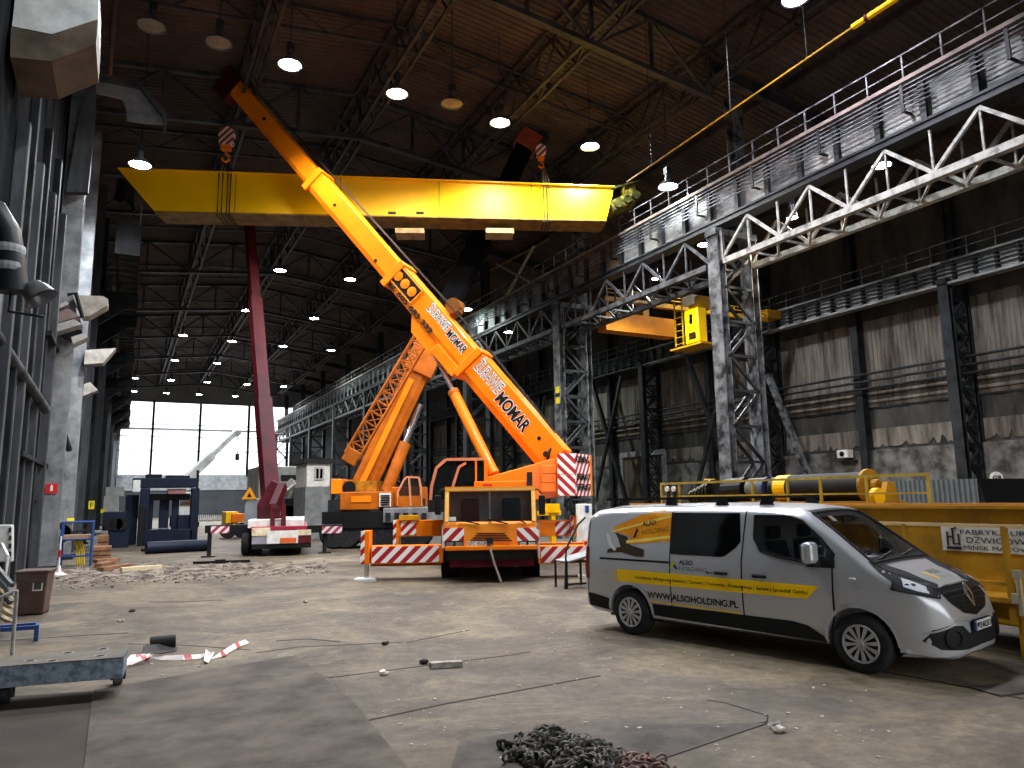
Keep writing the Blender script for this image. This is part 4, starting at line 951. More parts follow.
# black duct and pipes
o = MB().path([at(-30, 205, Y=17), at(-5, 212, Y=17), at(6, 232, Y=17), at(11, 262, Y=17), at(13, 292, Y=17)], .26, 16).build('black_duct', BLK, smooth=True); tag(o, 'thick black ribbed duct hanging down at the left edge', 'duct')
m = MB()
for y in (250, 268): m.lathe([(.28, -.08), (.29, 0), (.28, .08)], at(9, y, Y=17), (0, 0, 1), 18)
m.build('duct_band', GREY, o)
o = MB().path([at(-20, 312, Y=17), at(0, 342, Y=18.5), at(44, 407, Y=25.5), at(46, 410, Y=26)], .13, 12).build('inclined_pipe', LMID, smooth=True); tag(o, 'grey inclined pipe coming down at the left edge below the floodlight', 'pipe')
o = MB().path([at(62, 430, Y=31.2), at(69, 449, Y=32.6)], .12, 10).build('inclined_pipe', LMID, smooth=True); tag(o, 'short inclined pipe end between the two grey left columns', 'pipe')
# floodlight, louvres, shelves
f = thing('floodlight', 'round metal floodlight on the left wall above the stacked louvres', 'floodlight', tuple(at(40, 297, X=-1.75)))
MB().lathe([(.06, .33), (.17, .3), (.25, .16), (.3, -.03), (.32, -.05), (.3, -.03), (.22, .14)], (0, 0, 0), V((-.35, .1, .5)), 24).build('reflector', LBODY, f, smooth=True)
MB().path([V((.45, .2, .15)), V((.6, .2, .2)), V((.75, .2, -.3))], .04, 8).path([V((-.5, .1, .1)), V((-.5, 0, -.35)), V((.1, 0, -.4))], .03, 8).build('yoke', BLK, f)
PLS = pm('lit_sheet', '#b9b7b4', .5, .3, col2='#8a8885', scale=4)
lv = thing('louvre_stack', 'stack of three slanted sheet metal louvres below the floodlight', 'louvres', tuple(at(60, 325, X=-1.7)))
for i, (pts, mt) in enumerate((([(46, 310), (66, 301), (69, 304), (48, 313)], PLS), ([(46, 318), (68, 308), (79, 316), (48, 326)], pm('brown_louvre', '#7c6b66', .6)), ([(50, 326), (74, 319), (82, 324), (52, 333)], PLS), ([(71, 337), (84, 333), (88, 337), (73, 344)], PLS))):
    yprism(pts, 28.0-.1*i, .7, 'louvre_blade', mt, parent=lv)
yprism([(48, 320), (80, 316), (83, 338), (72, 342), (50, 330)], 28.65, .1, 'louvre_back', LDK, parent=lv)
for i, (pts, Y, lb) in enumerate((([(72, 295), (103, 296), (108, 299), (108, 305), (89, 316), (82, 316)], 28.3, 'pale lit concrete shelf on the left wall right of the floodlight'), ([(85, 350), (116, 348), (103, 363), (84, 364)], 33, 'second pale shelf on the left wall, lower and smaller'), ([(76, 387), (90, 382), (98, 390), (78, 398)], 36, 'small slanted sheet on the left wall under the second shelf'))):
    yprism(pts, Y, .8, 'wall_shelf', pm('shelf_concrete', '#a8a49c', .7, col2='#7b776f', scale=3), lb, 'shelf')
# small things on the columns
o = MB().box(at(51.5, 488.5, Y=28.85), (.34, .03, .32)).build('fire_sign', pm('sign_red', '#c4262a', .5)); tag(o, 'red square fire equipment sign on the left pale grey column', 'sign')
MB().bx(-.0, .0, 0, 0, 0, 0)
q = at(51.5, 488.5, Y=28.82); MB().box(q, (.07, .02, .16)).box(q+V((0, 0, .1)), (.035, .02, .05)).build('extinguisher_symbol', WHT, o)
o = MB().box(at(70.5, 520.5, Y=33.35), (.24, .03, .18)).build('yellow_notice', pm('sign_yellow', '#e3d21c', .5)); tag(o, 'small yellow notice on the second grey column of the left wall', 'sign')
o = MB().box(at(91.5, 505, Y=40.4), (.24, .03, .38)).build('yellow_letter_sign', pm('sign_yellow', '#e3d21c', .5)); tag(o, 'yellow sign with a black F on a dark left column', 'sign'); text('F', TXTK, o, .34, at(90, 507.5, Y=40.36), (1, 0, 0), (0, 0, 1))
o = MB().box(at(103, 511, Y=45.3), (.22, .03, .2)).build('yellow_notice', pm('sign_yellow', '#e3d21c', .5)); tag(o, 'tiny yellow notice farthest away on the left columns', 'sign')
vw = thing('hose_reel', 'round dark reel on the left wall beside the yellow notice', 'reel', tuple(at(60, 533, Y=32.4)))
MB().lathe([(.34, -.06), (.38, 0), (.34, .06), (.28, 0), (.34, -.06)], (0, 0, 0), (0, 1, 0), 24).build('rim', BLK, vw); MB().lathe([(.0, -.08), (.12, -.08), (.12, .08), (0, .08)], (0, 0, 0), (0, 1, 0), 16).bar((-.3, 0, 0), (.3, 0, 0), .04).bar((0, 0, -.3), (0, 0, .3), .04).build('hub', GREY, vw)
MB().bar((-.1, .1, -.1), (.9, .1, .1), .1).build('arm', STEEL, vw)
cbx = tag(yprism([(-8, 525), (12, 525), (12, 562), (-8, 562)], 19.2, .35, 'control_cabinet', GREYL, bevel=.02), 'grey control cabinet fixed at the left edge', 'cabinet')
m = MB()
for k in range(4): m.box(at(10, 530+8*k, Y=19.18), (.05, .02, .1))
m.build('cabinet_clips', STEEL, cbx)
MB().bar(at(2, 562, Y=19.4), at(2, 562, Y=19.4)+V((0, 0, -at(2, 562, Y=19.4).z)), .08).build('cabinet_leg', STEEL, cbx)
o = MB().path([at(36, 500, Y=27), at(30, 515, Y=27), at(25, 535, Y=27), at(22, 560, Y=27), V((-2.45, 27, .02))], .035, 8).build('hanging_cable', BLK); tag(o, 'black cable curving down the left wall beside the cabinet', 'cable')
# barrier post, hoses, blue frame, crates
p = at(58, 576, Z=0); t = thing('barrier_post', 'thin white barrier post with red base standing by the left wall', 'post', (p.x, p.y, 0))
MB().tube((0, 0, .05), (0, 0, 1.15), .025, 8).build('pole', WHT, t); MB().lathe([(.22, 0), (.22, .04), (.08, .12), (.05, .3)], (0, 0, 0)).build('foot', pm('white_red_foot', '#d8d0cf', .5), t); MB().tube((0, 0, .55), (0, 0, .75), .04, 8).build('red_sleeve', pm('sleeve_red', '#b3202a', .5), t)
p = at(77, 566, Z=0); o = MB()
for k in range(4): o.path([(p.x+.07*k, p.y, .0), (p.x-.05+.07*k, p.y+.1, .5), (p.x-.15+.06*k, p.y+.2, 1.0)], .03, 6)
tag(o.build('hose_bundle', pm('hose_yellow', '#d8bd20', .5)), 'bundle of yellow hoses leaning at the foot of the second left column', 'hoses')
p = at(90, 566, Z=0); t = thing('blue_trolley', 'tubular blue trolley frame beside the crates at the left wall', 'trolley', (p.x, p.y, 0))
m = MB(); 
for x in (-.9, 0):
    for y in (0, .7): m.tube((x, y, 0), (x, y, 1.5), .035, 8)
for z in (.35, .9, 1.48): m.tube((-.9, 0, z), (0, 0, z), .03, 8).tube((-.9, .7, z), (0, .7, z), .03, 8).tube((0, 0, z), (0, .7, z), .03, 8).tube((-.9, 0, z), (-.9, .7, z), .03, 8)
m.build('frame', BLUE, t); MB().bx(-.85, -.05, .05, .65, .9, 1.05).build('tray', pm('cardboard', '#a0836a', .8), t)
CRD = pm('crate_wood', '#8c654b', .8, col2='#5d402e', scale=3)
for (x0, y0, x1, y1, lb) in ((92, 547, 110, 561, 'brown wooden crate on the floor beside the blue trolley'), (97, 533, 107, 542, 'small pale box on top behind the brown crate')):
    p = at(x0, y1, Z=0) if y1 > 550 else at(x0, 556, Z=0); q = at(x1, 561 if y1 > 550 else 556, Z=0)
    h_ = .5 if y1 > 550 else .8; m = MB().bx(p.x, q.x, p.y+.1, p.y+1.0, 0 if y1 > 550 else 0, h_)
    for k in range(3): m.bx(p.x-.02, q.x+.02, p.y+.06, p.y+.1, .03+h_/3*k, .03+h_/3*k+h_/4)
    tag(m.build('wooden_crate', CRD), lb, 'crate')
for i, (x0, y0, x1, y1) in enumerate(((95, 562, 118, 560), (98, 566, 112, 563), (100, 570, 130, 566))):
    a, b = at(x0, y0, Z=.05), at(x1, y1, Z=.05); tag(MB().bar(a+V((0, 0, .02)), b+V((0, 0, .02)), .25, .12).build('timber_baulk', CRD), ['dark timber lying in front of the brown crate, farthest of three', 'short timber lying in front of the brown crate', 'longer timber on the rubble in front of the brown crate'][i], 'timber')
o = MB().bar(at(121, 570, Z=.07), at(161, 567, Z=.07), .2, .14).build('pale_beam', pm('pale_wood', '#d8c8a4', .7)); tag(o, 'pale squared timber lying on the rubble strip left of the maroon truck', 'timber')
o = MB().bar(at(193, 563, Z=.05), at(250, 561, Z=.05), .12, .1).bar(at(215, 562.5, Z=.05), at(225, 562, Z=.05), .25, .2).build('steel_rod', BLK); tag(o, 'dark steel bar lying on the floor in front of the maroon truck', 'bar')
# rubble strip
random.seed(3); m = MB()
for i in range(9000):
    x = random.uniform(56, 330); y = random.uniform(556, 598)
    yc = 576-.03*(x-58)
    if random.random() < abs(y-yc)/(15-.03*(x-58)): continue
    p = at(x, y, Z=0); s_ = random.choice((.006, .01, .015, .02, .03))*random.uniform(.6, 1.3); m.box((p.x, p.y, s_*.3), (s_*2*random.uniform(.7, 1.4), s_*1.6*random.uniform(.6, 1.3), s_*1.1), rz=random.uniform(0, 3), M=Matrix.Rotation(random.uniform(-.5, .5), 3, 'X'))
rows = []
from mathutils import noise as _nz
for j in range(26):
    r_ = []
    for i in range(110):
        x = 50+2.7*i; y = 556+1.5*j; p = at(x, y, Z=0); yc = 575-.03*(x-58); f_ = max(0, 1-abs(y-yc)/(13-.02*(x-58)))
        e_ = min(1, (x-50)/20, (345-x)/40)
        r_.append(V((p.x, p.y, -.02+(.12*f_*max(e_, 0))*(.45+.9*_nz.noise(V((p.x*1.7, p.y*.9, 0))))+.012*_nz.noise(V((p.x*9, p.y*9, 3))))))
    rows.append(r_)
m.sheet(rows)
o = m.build('rubble', pm('pale_rubble', '#80756a', .9, 0, col2='#3a322b', scale=2.5, lo=.4, hi=.6)); tag(o, 'strip of broken concrete rubble across the floor left of the cranes', 'rubble', kind='stuff')
m = MB()
for i in range(260):
    x = random.uniform(130, 900); y = random.uniform(585, 760); p = at(x, y, Z=0); s_ = random.uniform(.006, .022)
    if 7.2 < p.x < 10: continue
    m.box((p.x, p.y, s_*.3), (s_*2, s_*1.2, s_*.6), rz=random.uniform(0, 3))
o = m.build('paint_chips', pm('chip_white', '#b5b0a6', .8)); tag(o, 'small pale chips scattered over the concrete floor', 'debris', kind='stuff')

# ================================================================== FAR FLOOR MACHINERY
MF = at(150, 545, Z=0)
def fr(x0, y0, x1, y1, Y, dy, mat, parent, name, z0=None):
    a, b = at(x0, y0, Y=Y), at(x1, y1, Y=Y); return MB().bx(a.x, b.x, Y, Y+dy, b.z if z0 is None else z0, a.z).build(name, mat, parent, True, bevel=.03)
YP = 42.
pm_ = thing('press_frame', 'dark blue steel press frame standing on the far left floor', 'machine', (MF.x, YP, 0))
fr(133, 478, 197, 487, YP, 2.5, DBLUE, pm_, 'top_beam'); fr(146, 474, 162, 478, YP+.3, 1.5, BLK, pm_, 'top_drive'); fr(166, 475.5, 190, 478, YP+.3, 1.2, DBLUE, pm_, 'top_drive'); fr(197, 470, 198.5, 490, YP, .2, BLK, pm_, 'side_rod'); fr(133, 480, 140, 492, YP-.3, .8, WHT, pm_, 'lamp_box'); fr(139, 505, 144, 540, YP-.3, .3, BLK, pm_, 'drive_rod', 0); fr(168, 489, 186, 494, YP+.2, .5, pm('faded_pink', '#9b6a68', .7), pm_, 'load'); fr(178, 515, 192, 530, YP+.6, .6, DBLUE, pm_, 'side_cabinet'); fr(141, 488, 147, 545, YP, .8, DBLUE, pm_, 'upright', 0); fr(192, 488, 197, 545, YP, .8, DBLUE, pm_, 'upright', 0)
fr(147, 530, 192, 541, YP, 2.2, DBLUE, pm_, 'bed'); fr(126, 495, 136, 545, YP+1, .8, DBLUE, pm_, 'upright', 0)
fr(147, 497, 152, 530, YP+1, .4, DBLUE, pm_, 'guide'); fr(160, 500, 168, 528, YP+1.2, .4, DBLUE, pm_, 'guide'); fr(173, 493, 178, 530, YP+1, .4, DBLUE, pm_, 'guide'); fr(150, 494, 190, 500, YP+.9, 1, BLK, pm_, 'crossbar')
pk = thing('blue_machine_base', 'low dark blue machine base left of the press frame', 'machine', (at(115, 548, Z=0).x, 40.5, 0))
fr(103, 512, 126, 530, 41, 2.5, DBLUE, pk, 'housing'); fr(108, 530, 128, 547, 40.6, 2, DBLUE, pk, 'plinth', 0); 
m = MB(); 
for x in (110, 116, 122): m.tube(at(x, 524, Y=40.5), at(x, 524, Y=40.5)+V((0, .7, 0)), .3, 12)
m.build('rollers', BLK, pk, True)
o = MB().path([at(146, 548, Z=.25), at(176, 546.5, Z=.25), at(208, 545, Z=.25)], .25, 12).build('blue_tube', DBLUE, smooth=True); tag(o, 'dark blue tube lying on the floor in front of the press frame', 'tube')
o = MB().path([at(142, 550, Z=.1), at(170, 548, Z=.1)], .08, 8).build('thin_bar', BLK); tag(o, 'thin dark bar lying left of the blue tube', 'bar')
# stacked pale blocks at far left
for i, (x0, y0, x1, y1, lb) in enumerate(((104, 496, 118, 510, 'pale grey block left of the press, lower of two'), (106, 487, 124, 496, 'long pale grey block left of the press, upper of two'))):
    a, b = at(x0, y0, Y=60), at(x1, y1, Y=60); tag(MB().bx(a.x, b.x, 60, 63, 0 if i == 0 else b.z, a.z).build('pale_block', GREYL), lb, 'block')
# white crane boom far behind
wc = thing('white_mobile_crane', 'distant white mobile crane with its thin boom crossing the far window', 'mobile crane', (at(185, 520, Y=70).x, 70, 0))
a, b = at(186, 480, Y=70), at(236, 432, Y=72)
MB().bar(a, a.lerp(b, .5), .6, .7).build('boom_lower', GREYL, wc, True); MB().bar(a.lerp(b, .5), b, .4, .45).build('boom_upper', GREYL, wc, True)
MB().bar(b, b+V((.3, 0, -.3)), .5).build('boom_head', GREY, wc, True); 
h_ = b+V((.2, 0, -2.0)); MB().tube(b+V((.2, 0, 0)), h_, .03, 6).tube(h_, h_+V((0, 0, -.6)), .18, 10).build('hook_line', BLK, wc, True)
a = at(178, 492, Y=70); b = at(194, 518, Y=70); MB().bx(a.x, b.x, 69.5, 72, .6, a.z).build('cab', WHT, wc, True, bevel=.05); MB().bx(a.x+.2, b.x-.2, 69.4, 69.5, 1.9, 2.7).build('cab_window', GLS, wc, True)
a = at(180, 512, Y=69); MB().bx(a.x-.3, a.x+1.5, 69, 78, .5, 1.0).build('chassis', BLK, wc, True)
for dx in (-.2, 1.4):
    for Y in (70, 72, 76): MB().lathe([(.5, -.2), (.5, .2)], (a.x+dx, Y, .5), (1, 0, 0), 16).build('wheel', RUB, wc, True)
# orange / yellow far vehicles
t = thing('orange_vehicle', 'distant orange and yellow vehicle just left of the maroon truck', 'vehicle', (at(235, 530, Z=0).x, 46, 0))
fr(226, 512, 238, 525, 46, 2, YEL, t, 'body'); fr(232, 514, 245, 522, 45.8, 2, pm('vehicle_orange', '#f07818', .5), t, 'hood'); fr(224, 525, 246, 531, 46.2, 1.8, BLK, t, 'chassis', .4); 
for x in (228, 242): q = at(x, 532, Y=46.1); MB().lathe([(.45, -.15), (.45, .15)], (q.x, 46.1, .45), (0, 1, 0), 16).build('wheel', RUB, t, True)
m = MB(); 
for k in range(14): a = at(198+2*k, 515, Y=52); m.bx(a.x, a.x+.08, 52, 52.05, .9, a.z)
m.bx(at(196, 515, Y=52).x, at(226, 515, Y=52).x, 52, 52.06, .85, .95).bx(at(196, 515, Y=52).x, at(196, 515, Y=52).x+.1, 52, 52.06, 0, .95).bx(at(226, 515, Y=52).x-.1, at(226, 515, Y=52).x, 52, 52.06, 0, .95)
tag(m.build('white_fence', WHT), 'short white picket barrier in front of the far dark gate', 'barrier')
# big grey block and cabin
t = thing('grey_enclosure', 'large pale grey enclosure behind the maroon truck', 'enclosure', (at(280, 520, Y=50).x, 50, 0))
a, b = at(259, 466, Y=50), at(305, 490, Y=50); MB().bx(a.x, b.x, 50, 55, 0, a.z).build('housing', GREYL, t, True, bevel=.05); c_, d_ = at(281, 475, Y=50), at(298, 481, Y=50); MB().bx(c_.x, d_.x, 49.95, 50, d_.z, c_.z).build('dark_vent', STEEL, t, True)
MB().path([at(288, 505, Y=49), at(287, 490, Y=49), at(291, 485, Y=49), at(297, 490, Y=49.2), at(299, 505, Y=49.4)], .45, 14).build('silver_duct', pm('silver_duct', '#a9a7a3', .35, .6), t, True, smooth=True)
MB().box(at(294, 513, Y=48), (3, 1, 1.8)).box(at(294, 522, Y=48), (3.4, 1, 2)).build('dark_pump', BLK, t, True)
t = thing('control_cabin', 'white control cabin with a small window, left of the second orange crane', 'cabin', (at(317, 520, Y=42).x, 42, 0))
a, b, c_ = at(307, 463, Y=42), at(330, 487, Y=42), at(304, 525, Y=42)
MB().bx(a.x, b.x, 42, 45, b.z, a.z).build('cabin', WHT, t, True, bevel=.05); MB().bx(c_.x, b.x, 41.9, 45, 0, b.z).build('base', GREY, t, True); MB().bx(a.x-.2, b.x+.2, 41.8, 45.2, a.z, a.z+.25).build('roof', STEEL, t, True)
a, b = at(314.5, 467, Y=41.95), at(324, 480, Y=41.95); w_ = MB().bx(a.x, b.x, 41.93, 42, b.z, a.z).build('window_frame', GREYL, t, True); MB().bx(a.x+.1, (a.x+b.x)/2-.04, 41.9, 41.93, b.z+.1, a.z-.1).bx((a.x+b.x)/2+.04, b.x-.1, 41.9, 41.93, b.z+.1, a.z-.1).build('pane', GLS, w_, True)
# items right of the orange crane
t = thing('electrical_cabinet', 'pale electrical cabinet behind the striped outrigger, right of the orange crane', 'cabinet', (at(589, 528, Y=26).x, 26, 0))
a, b = at(582, 504, Y=26), at(592.5, 525, Y=26); MB().bx(a.x, b.x, 26, 26.5, 0, a.z).build('body', WHT, t, True, bevel=.02); q = at(587, 509, Y=25.98); MB().box(q, (.18, .03, .28)).build('blue_label', BLUE, t, True)
t = tag(MB().box(at(552, 508, D=30), (.5, .4, .35)).box(at(549, 513, D=30), (.9, .4, .18)).bx(at(552, 508, D=30).x-.1, at(552, 508, D=30).x+.1, at(552, 508, D=30).y-.1, at(552, 508, D=30).y+.1, 0, 1.6).build('yellow_machine', YEL), 'small yellow machine visible between the orange crane and its striped counterweight', 'machine')
t = thing('trestle_stand', 'grey metal stand with a sloping tray between the orange crane and the white van', 'stand', tuple(at(580, 588, Z=0)))
m = MB()
for x, y in ((-.35, 0), (.35, 0), (-.35, .5), (.35, .5)): m.bar((x, y, 0), (x, y, .62), .04)
m.bar((-.35, 0, .1), (.35, 0, .1), .04).bar((-.35, 0, .6), (.35, 0, .6), .05).build('frame', STEEL, t); MB().box((.15, .25, .7), (1.0, .6, .04), M=Matrix.Rotation(R_(-12), 3, 'Y')).build('tray', GREY, t); MB().path([V((-.4, 0, .0)), V((-.35, 0, .9)), V((.0, 0, 1.45)), V((.2, 0, 1.6))], .025, 8).build('handle', STEEL, t)

# ================================================================== YELLOW GIRDER ON THE FLOOR (right)
XG = 10.5
fg = thing('floor_crane_girder', 'dull yellow crane girder lying on the floor behind the white van', 'crane girder', (XG, 3, 0))
MB().bx(XG, XG+1.2, 2.5, 14.2, .38, 1.84).build('box_body', YELD, fg, True)
MB().bx(XG-.12, XG+1.3, 2.5, 14.3, 1.84, 1.88).bx(XG-.12, XG+1.3, 2.5, 14.3, .33, .38).build('flange', YELD, fg, True)
MB().bx(XG-.1, XG-.02, 2.5, 14.2, 1.88, 1.92).build('top_edge_strip', pm('orange_edge', '#c98a3c', .5), fg, True)
for y in (5.1, 8., 12.): MB().bx(XG+.1, XG+1.1, y, y+.4, 0, .33).build('support_block', BLK, fg, True)
m = MB(); zr = 1.63
m.bar((XG-.5, 3.6, zr), (XG-.5, 9.5, zr), .045); m.build('front_rail', pm('cream_rail', '#c5a878', .5), fg, True)
for pxx in (905, 1004):
    Yp = at(pxx, 530, X=XG-.5).y
    MB().bar((XG-.5, Yp, .42), (XG-.5, Yp, zr), .05, .07).bar((XG-.5, Yp, .6), (XG, Yp, .6), .05).build('rail_post', YELD, fg, True)
MB().bx(XG-.55, XG-.02, 3.2, 6.6, .68, .74).build('walkway_angle', YELD, fg, True)
m = MB()
for z in (.44, .9): m.bar((XG-.45, 5.55, z), (XG-.45, 6.5, z), .05)
for y in (5.55, 6.5): m.bar((XG-.45, y, .02), (XG-.45, y, .9), .05)
m.build('service_frame', YELD, fg, True)
m = MB(); m.tube((XG-.58, 5.45, .55), (XG-.58, 5.45, 1.0), .035, 8).box((XG-.58, 5.45, 1.05), (.08, .1, .1)).box((XG-.58, 5.5, .75), (.08, .08, .12)).build('valve_fitting', pm('fitting', '#b0a890', .4, .5), fg, True)
sa, sb = at(940, 525, X=XG-.03), at(1030, 553, X=XG-.03)
y1, y0 = sa.y, sa.y-2.6; z1, z0 = sa.z-.02, at(942, 550, X=XG-.03).z
MB().bx(XG-.02, XG, y0, y1, z0, z1).build('sign_panel', pm('sign_plate', '#cfcdc2', .6, col2='#a9a79c', scale=3), fg, True)
hh = z1-z0
def gtext(s, y, z, size, width, bold=.006): return text(s, pm('sign_navy', '#20263a', .6), fg, size, V((XG-.024, y, z)), (0, -1, 0), (0, 0, 1), width=width, world=True, bold=bold)
gtext('FABRYKA URZĄDZEŃ', y1-.28, z0+hh*.70, .095, 1.45, 0); gtext('DŹWIGOWYCH S.A.', y1-.36, z0+hh*.36, .115, 1.35, 0); gtext('MIŃSK MAZOWIECKI - POLAND', y1-.31, z0+hh*.08, .085, 1.75, 0)
m = MB(); yy = y1-.05; n_ = lambda a, b, c, d, w=.018: m.bar((XG-.03, yy-a, z0+b*hh), (XG-.03, yy-c, z0+d*hh), .01, w, up=V((0, -1, 0)) if abs(a-c) < .01 else V((0, 0, 1)))
n_(.04, .2, .04, .8, .02); n_(.12, .25, .12, .9, .02); n_(.2, .25, .2, .72, .02); n_(.04, .58, .12, .58); n_(.12, .3, .2, .3); n_(.02, .12, .22, .12, .04); n_(.1, .9, .18, .97)
m.build('sign_emblem', pm('sign_navy', '#20263a', .6), fg, True)
# railing and winch on top of the girder
zt = 1.88
m = MB(); pa = at(661, 486, X=XG+.3); pb = at(928, 471, X=XG+.3)
RLM = pm('rail_yellow', '#b39a3e', .5, col2='#7c6a2c', scale=4)
zr1 = (pa.z+pb.z)/2
m.bar((XG+.3, pb.y, zr1), (XG+.3, pa.y, zr1), .045)
m.build('top_rail', RLM, fg, True)
for x in (661, 679, 752, 787, 820, 866, 928):
    y = at(x, 480, X=XG+.3).y; MB().bar((XG+.3, y, zt), (XG+.3, y, zr1), .04).build('rail_post', RLM, fg, True)
MB().bar((XG+.3, pb.y, zr1-.28), (XG+.3, pa.y, zr1-.28), .03).build('mid_rail', RLM, fg, True)
hw = thing('hoist_winch', 'black rope drum winch with yellow flange lying on top of the floor girder', 'winch', (XG+1., 9, zt))
XD = XG+.85; 
def dY(x): return at(x, 488, X=XD).y
zc = zt+.31
MB().bx(XG+.45, XG+1.25, dY(890), dY(752), zt, zt+.06).build('base_frame', YELD, hw, True)
MB().tube((XD, dY(793), zc), (XD, dY(868), zc), .25, 24).build('drum', pm('greasy_rope_drum', '#0c0c0d', .7, 0, col2='#1d1c1b', scale=9, spec=.25), hw, True, smooth=True)
MB().tube((XD, dY(781), zc), (XD, dY(793), zc), .252, 24).build('yellow_band', YEL, hw, True)
MB().tube((XD, dY(775), zc), (XD, dY(781), zc), .22, 24).build('drum_hub', BLK, hw, True)
MB().tube((XD, dY(868), zc), (XD, dY(871), zc), .30, 24).tube((XD, dY(871), zc), (XD, dY(880), zc), .12, 12).build('drum_flange', YELD, hw, True)
MB().prism([(XD+.2, dY(886), zt), (XD-.25, dY(886), zt), (XD-.08, dY(886), zt+.38), (XD+.08, dY(886), zt+.38)], (0, -.1, 0)).build('bearing_bracket', YELD, hw, True)
MB().lathe([(.14, -.05), (.14, .05)], (XD-.35, dY(890), zt+.14), (0, 1, 0), 16).build('yellow_pulley', YEL, hw, True)
hm = thing('hoist_motor', 'greasy electric motor with grey and blue casing at the far end of the rope drum', 'motor', (XG+1., 11, zt))
MB().tube((XD, dY(768), zc), (XD, dY(752), zc), .22, 22).build('casing', STEELP, hm, True, smooth=True); MB().tube((XD, dY(770), zc), (XD, dY(768), zc), .24, 22).build('end_ring', pm('end_ring_blue', '#3a4f86', .5), hm, True)
MB().tube((XD, dY(748), zc), (XD, dY(728), zc-.02), .25, 18).box((XD, dY(722), zc-.1), (.4, .6, .5)).build('gearbox', BLK, hm, True)
m = MB()
for k in range(6): m.lathe([(.22-.015*k, -.03), (.22-.015*k, .03)], (XD-.1, dY(716-4*k), zc-.03*k), (0, 1, 0), 14)
m.build('brake_discs', pm('oily_metal', '#3b3a30', .4, .6, col2='#1b1a16', scale=8), hm, True)
MB().path([(XD, dY(702), zc), (XD, dY(706), zc+.22), (XD, dY(716), zc+.2)], .04, 6).build('hose', YELD, hm, True)
for i, x in enumerate((667, 673.5)):
    q = at(x, 489, X=XG+.25); o = MB().lathe([(0, -.02), (.06, -.02), (.06, .02), (0, .02)], q, (1, 0, 0), 16).build('gauge_dial', WHT); tag(o, ['round white dial at the far end of the floor girder, left one', 'round white dial at the far end of the floor girder, right one'][i], 'gauge')
    MB().bx(XG+.26, XG+.3, q.y-.04, q.y+.04, zt, q.z).build('dial_stem', STEEL, o)
# grey corrugated shed, AC unit, round sign
t = thing('corrugated_shed', 'low grey corrugated metal shed behind the floor girder, against the stained wall', 'shed', (17, 11, 0))
Ya, Yb = at(978, 490, X=17).y, at(885, 490, X=17).y; zsh = at(930, 480, X=17).z; zz = zsh
m = MB(); y = Ya; pts = []
while y < Yb: pts += [(y, 0), (y+.04, 0), (y+.06, .03), (y+.1, .03)]; y += .12
m.sheet([[V((17-d, yy, z)) for yy, d in pts] for z in (0, zz)]); m.build('corrugated_side', pm('shed_grey', '#63696b', .6, .2), t, True)
MB().bx(17.02, 19, Ya, Yb, 0, zz).prism([(17.02, Ya, 0), (17.02, Ya, zz), (17.02, Ya-.6, 0)], (2, 0, 0)).build('dark_end', BLK, t, True)
a = at(845, 454, X=XW-.6); t = thing('air_conditioner', 'small white air conditioning unit high on the aisle wall above the rope drum', 'air conditioner', (a.x, a.y, a.z))
MB().box((0, 0, 0), (.5, .7, .45)).build('casing', WHT, t, bevel=.03); MB().lathe([(.15, 0), (.15, .02)], (-.26, 0, 0), (-1, 0, 0), 20).build('fan_grille', BLK, t); MB().box((.45, 0, -.4), (.9, 1.1, .08)).build('bracket', STEEL, t)
a = at(996.5, 477.5, X=XW-1.95); o = MB().lathe([(0, -.02), (.26, -.02), (.26, .02), (0, .02)], a, (-.7, -.7, 0), 28).build('round_sign', WHT); tag(o, 'round white sign reading G9 on the lattice column at the right edge', 'sign')
text('G9', TXTK, o, .27, a+V((-.03, -.03, -.10)), (.707, -.707, 0), (0, 0, 1), center=True, depth=.01, bold=.01)

# pale crossed struts by the far runway walkway
o = MB().bar(at(534, 246, X=21.6), at(502, 304, X=21.6), .16, .1).bar(at(497, 264, X=21.4), at(537, 286, X=21.4), .2, .08).build('crossed_struts', pm('pale_strut', '#b9b29c', .7)); tag(o, 'pale crossed struts standing by the walkway under the right end of the yellow girder', 'struts')
o = MB().bar(at(482, 275, X=21.8), at(549, 239, X=21.8), .12, .1).bar(at(487, 275, X=21.8), at(488, 300, X=21.8), .08).build('ochre_bar', pm('ochre_bar', '#8a6c2c', .6)); tag(o, 'thin ochre bar crossing behind the pale struts above the walkway', 'bar')

q = at(583, 505, X=21.6); o = MB().tube((q.x, q.y, 0), (q.x, q.y, 11), .09, 10).build('vertical_pipe', STEELP); tag(o, 'pale thin vertical pipe standing right of the second lattice column', 'pipe')
o = MB().box(at(557.5, 395, X=19.82), (.03, .35, .9)).build('yellow_column_plate', pm('sign_yellow', '#e3d21c', .5)); tag(o, 'yellow and black plate on the second lattice column above the counterweight', 'plate'); MB().box(at(557.5, 395, X=19.80), (.03, .36, .2)).build('black_band', BLK, o)
# ================================================================== SILVER VAN
SIL = pm('silver_paint', '#b6b8bc', .3, .45, var=.04, scale=2, spec=.5, coat=.5)
VN = thing('panel_van', 'silver panel van with yellow stripe and crane artwork parked at the right', 'van', (8.28, 8.0, 0), R_(-76.9))
def lerp_tab(tab, x):
    if x <= tab[0][0]: return tab[0][1:]
    for a, b in zip(tab, tab[1:]):
        if x <= b[0]:
            k = (x-a[0])/(b[0]-a[0]); return tuple(p+(q-p)*k for p, q in zip(a[1:], b[1:]))
    return tab[-1][1:]
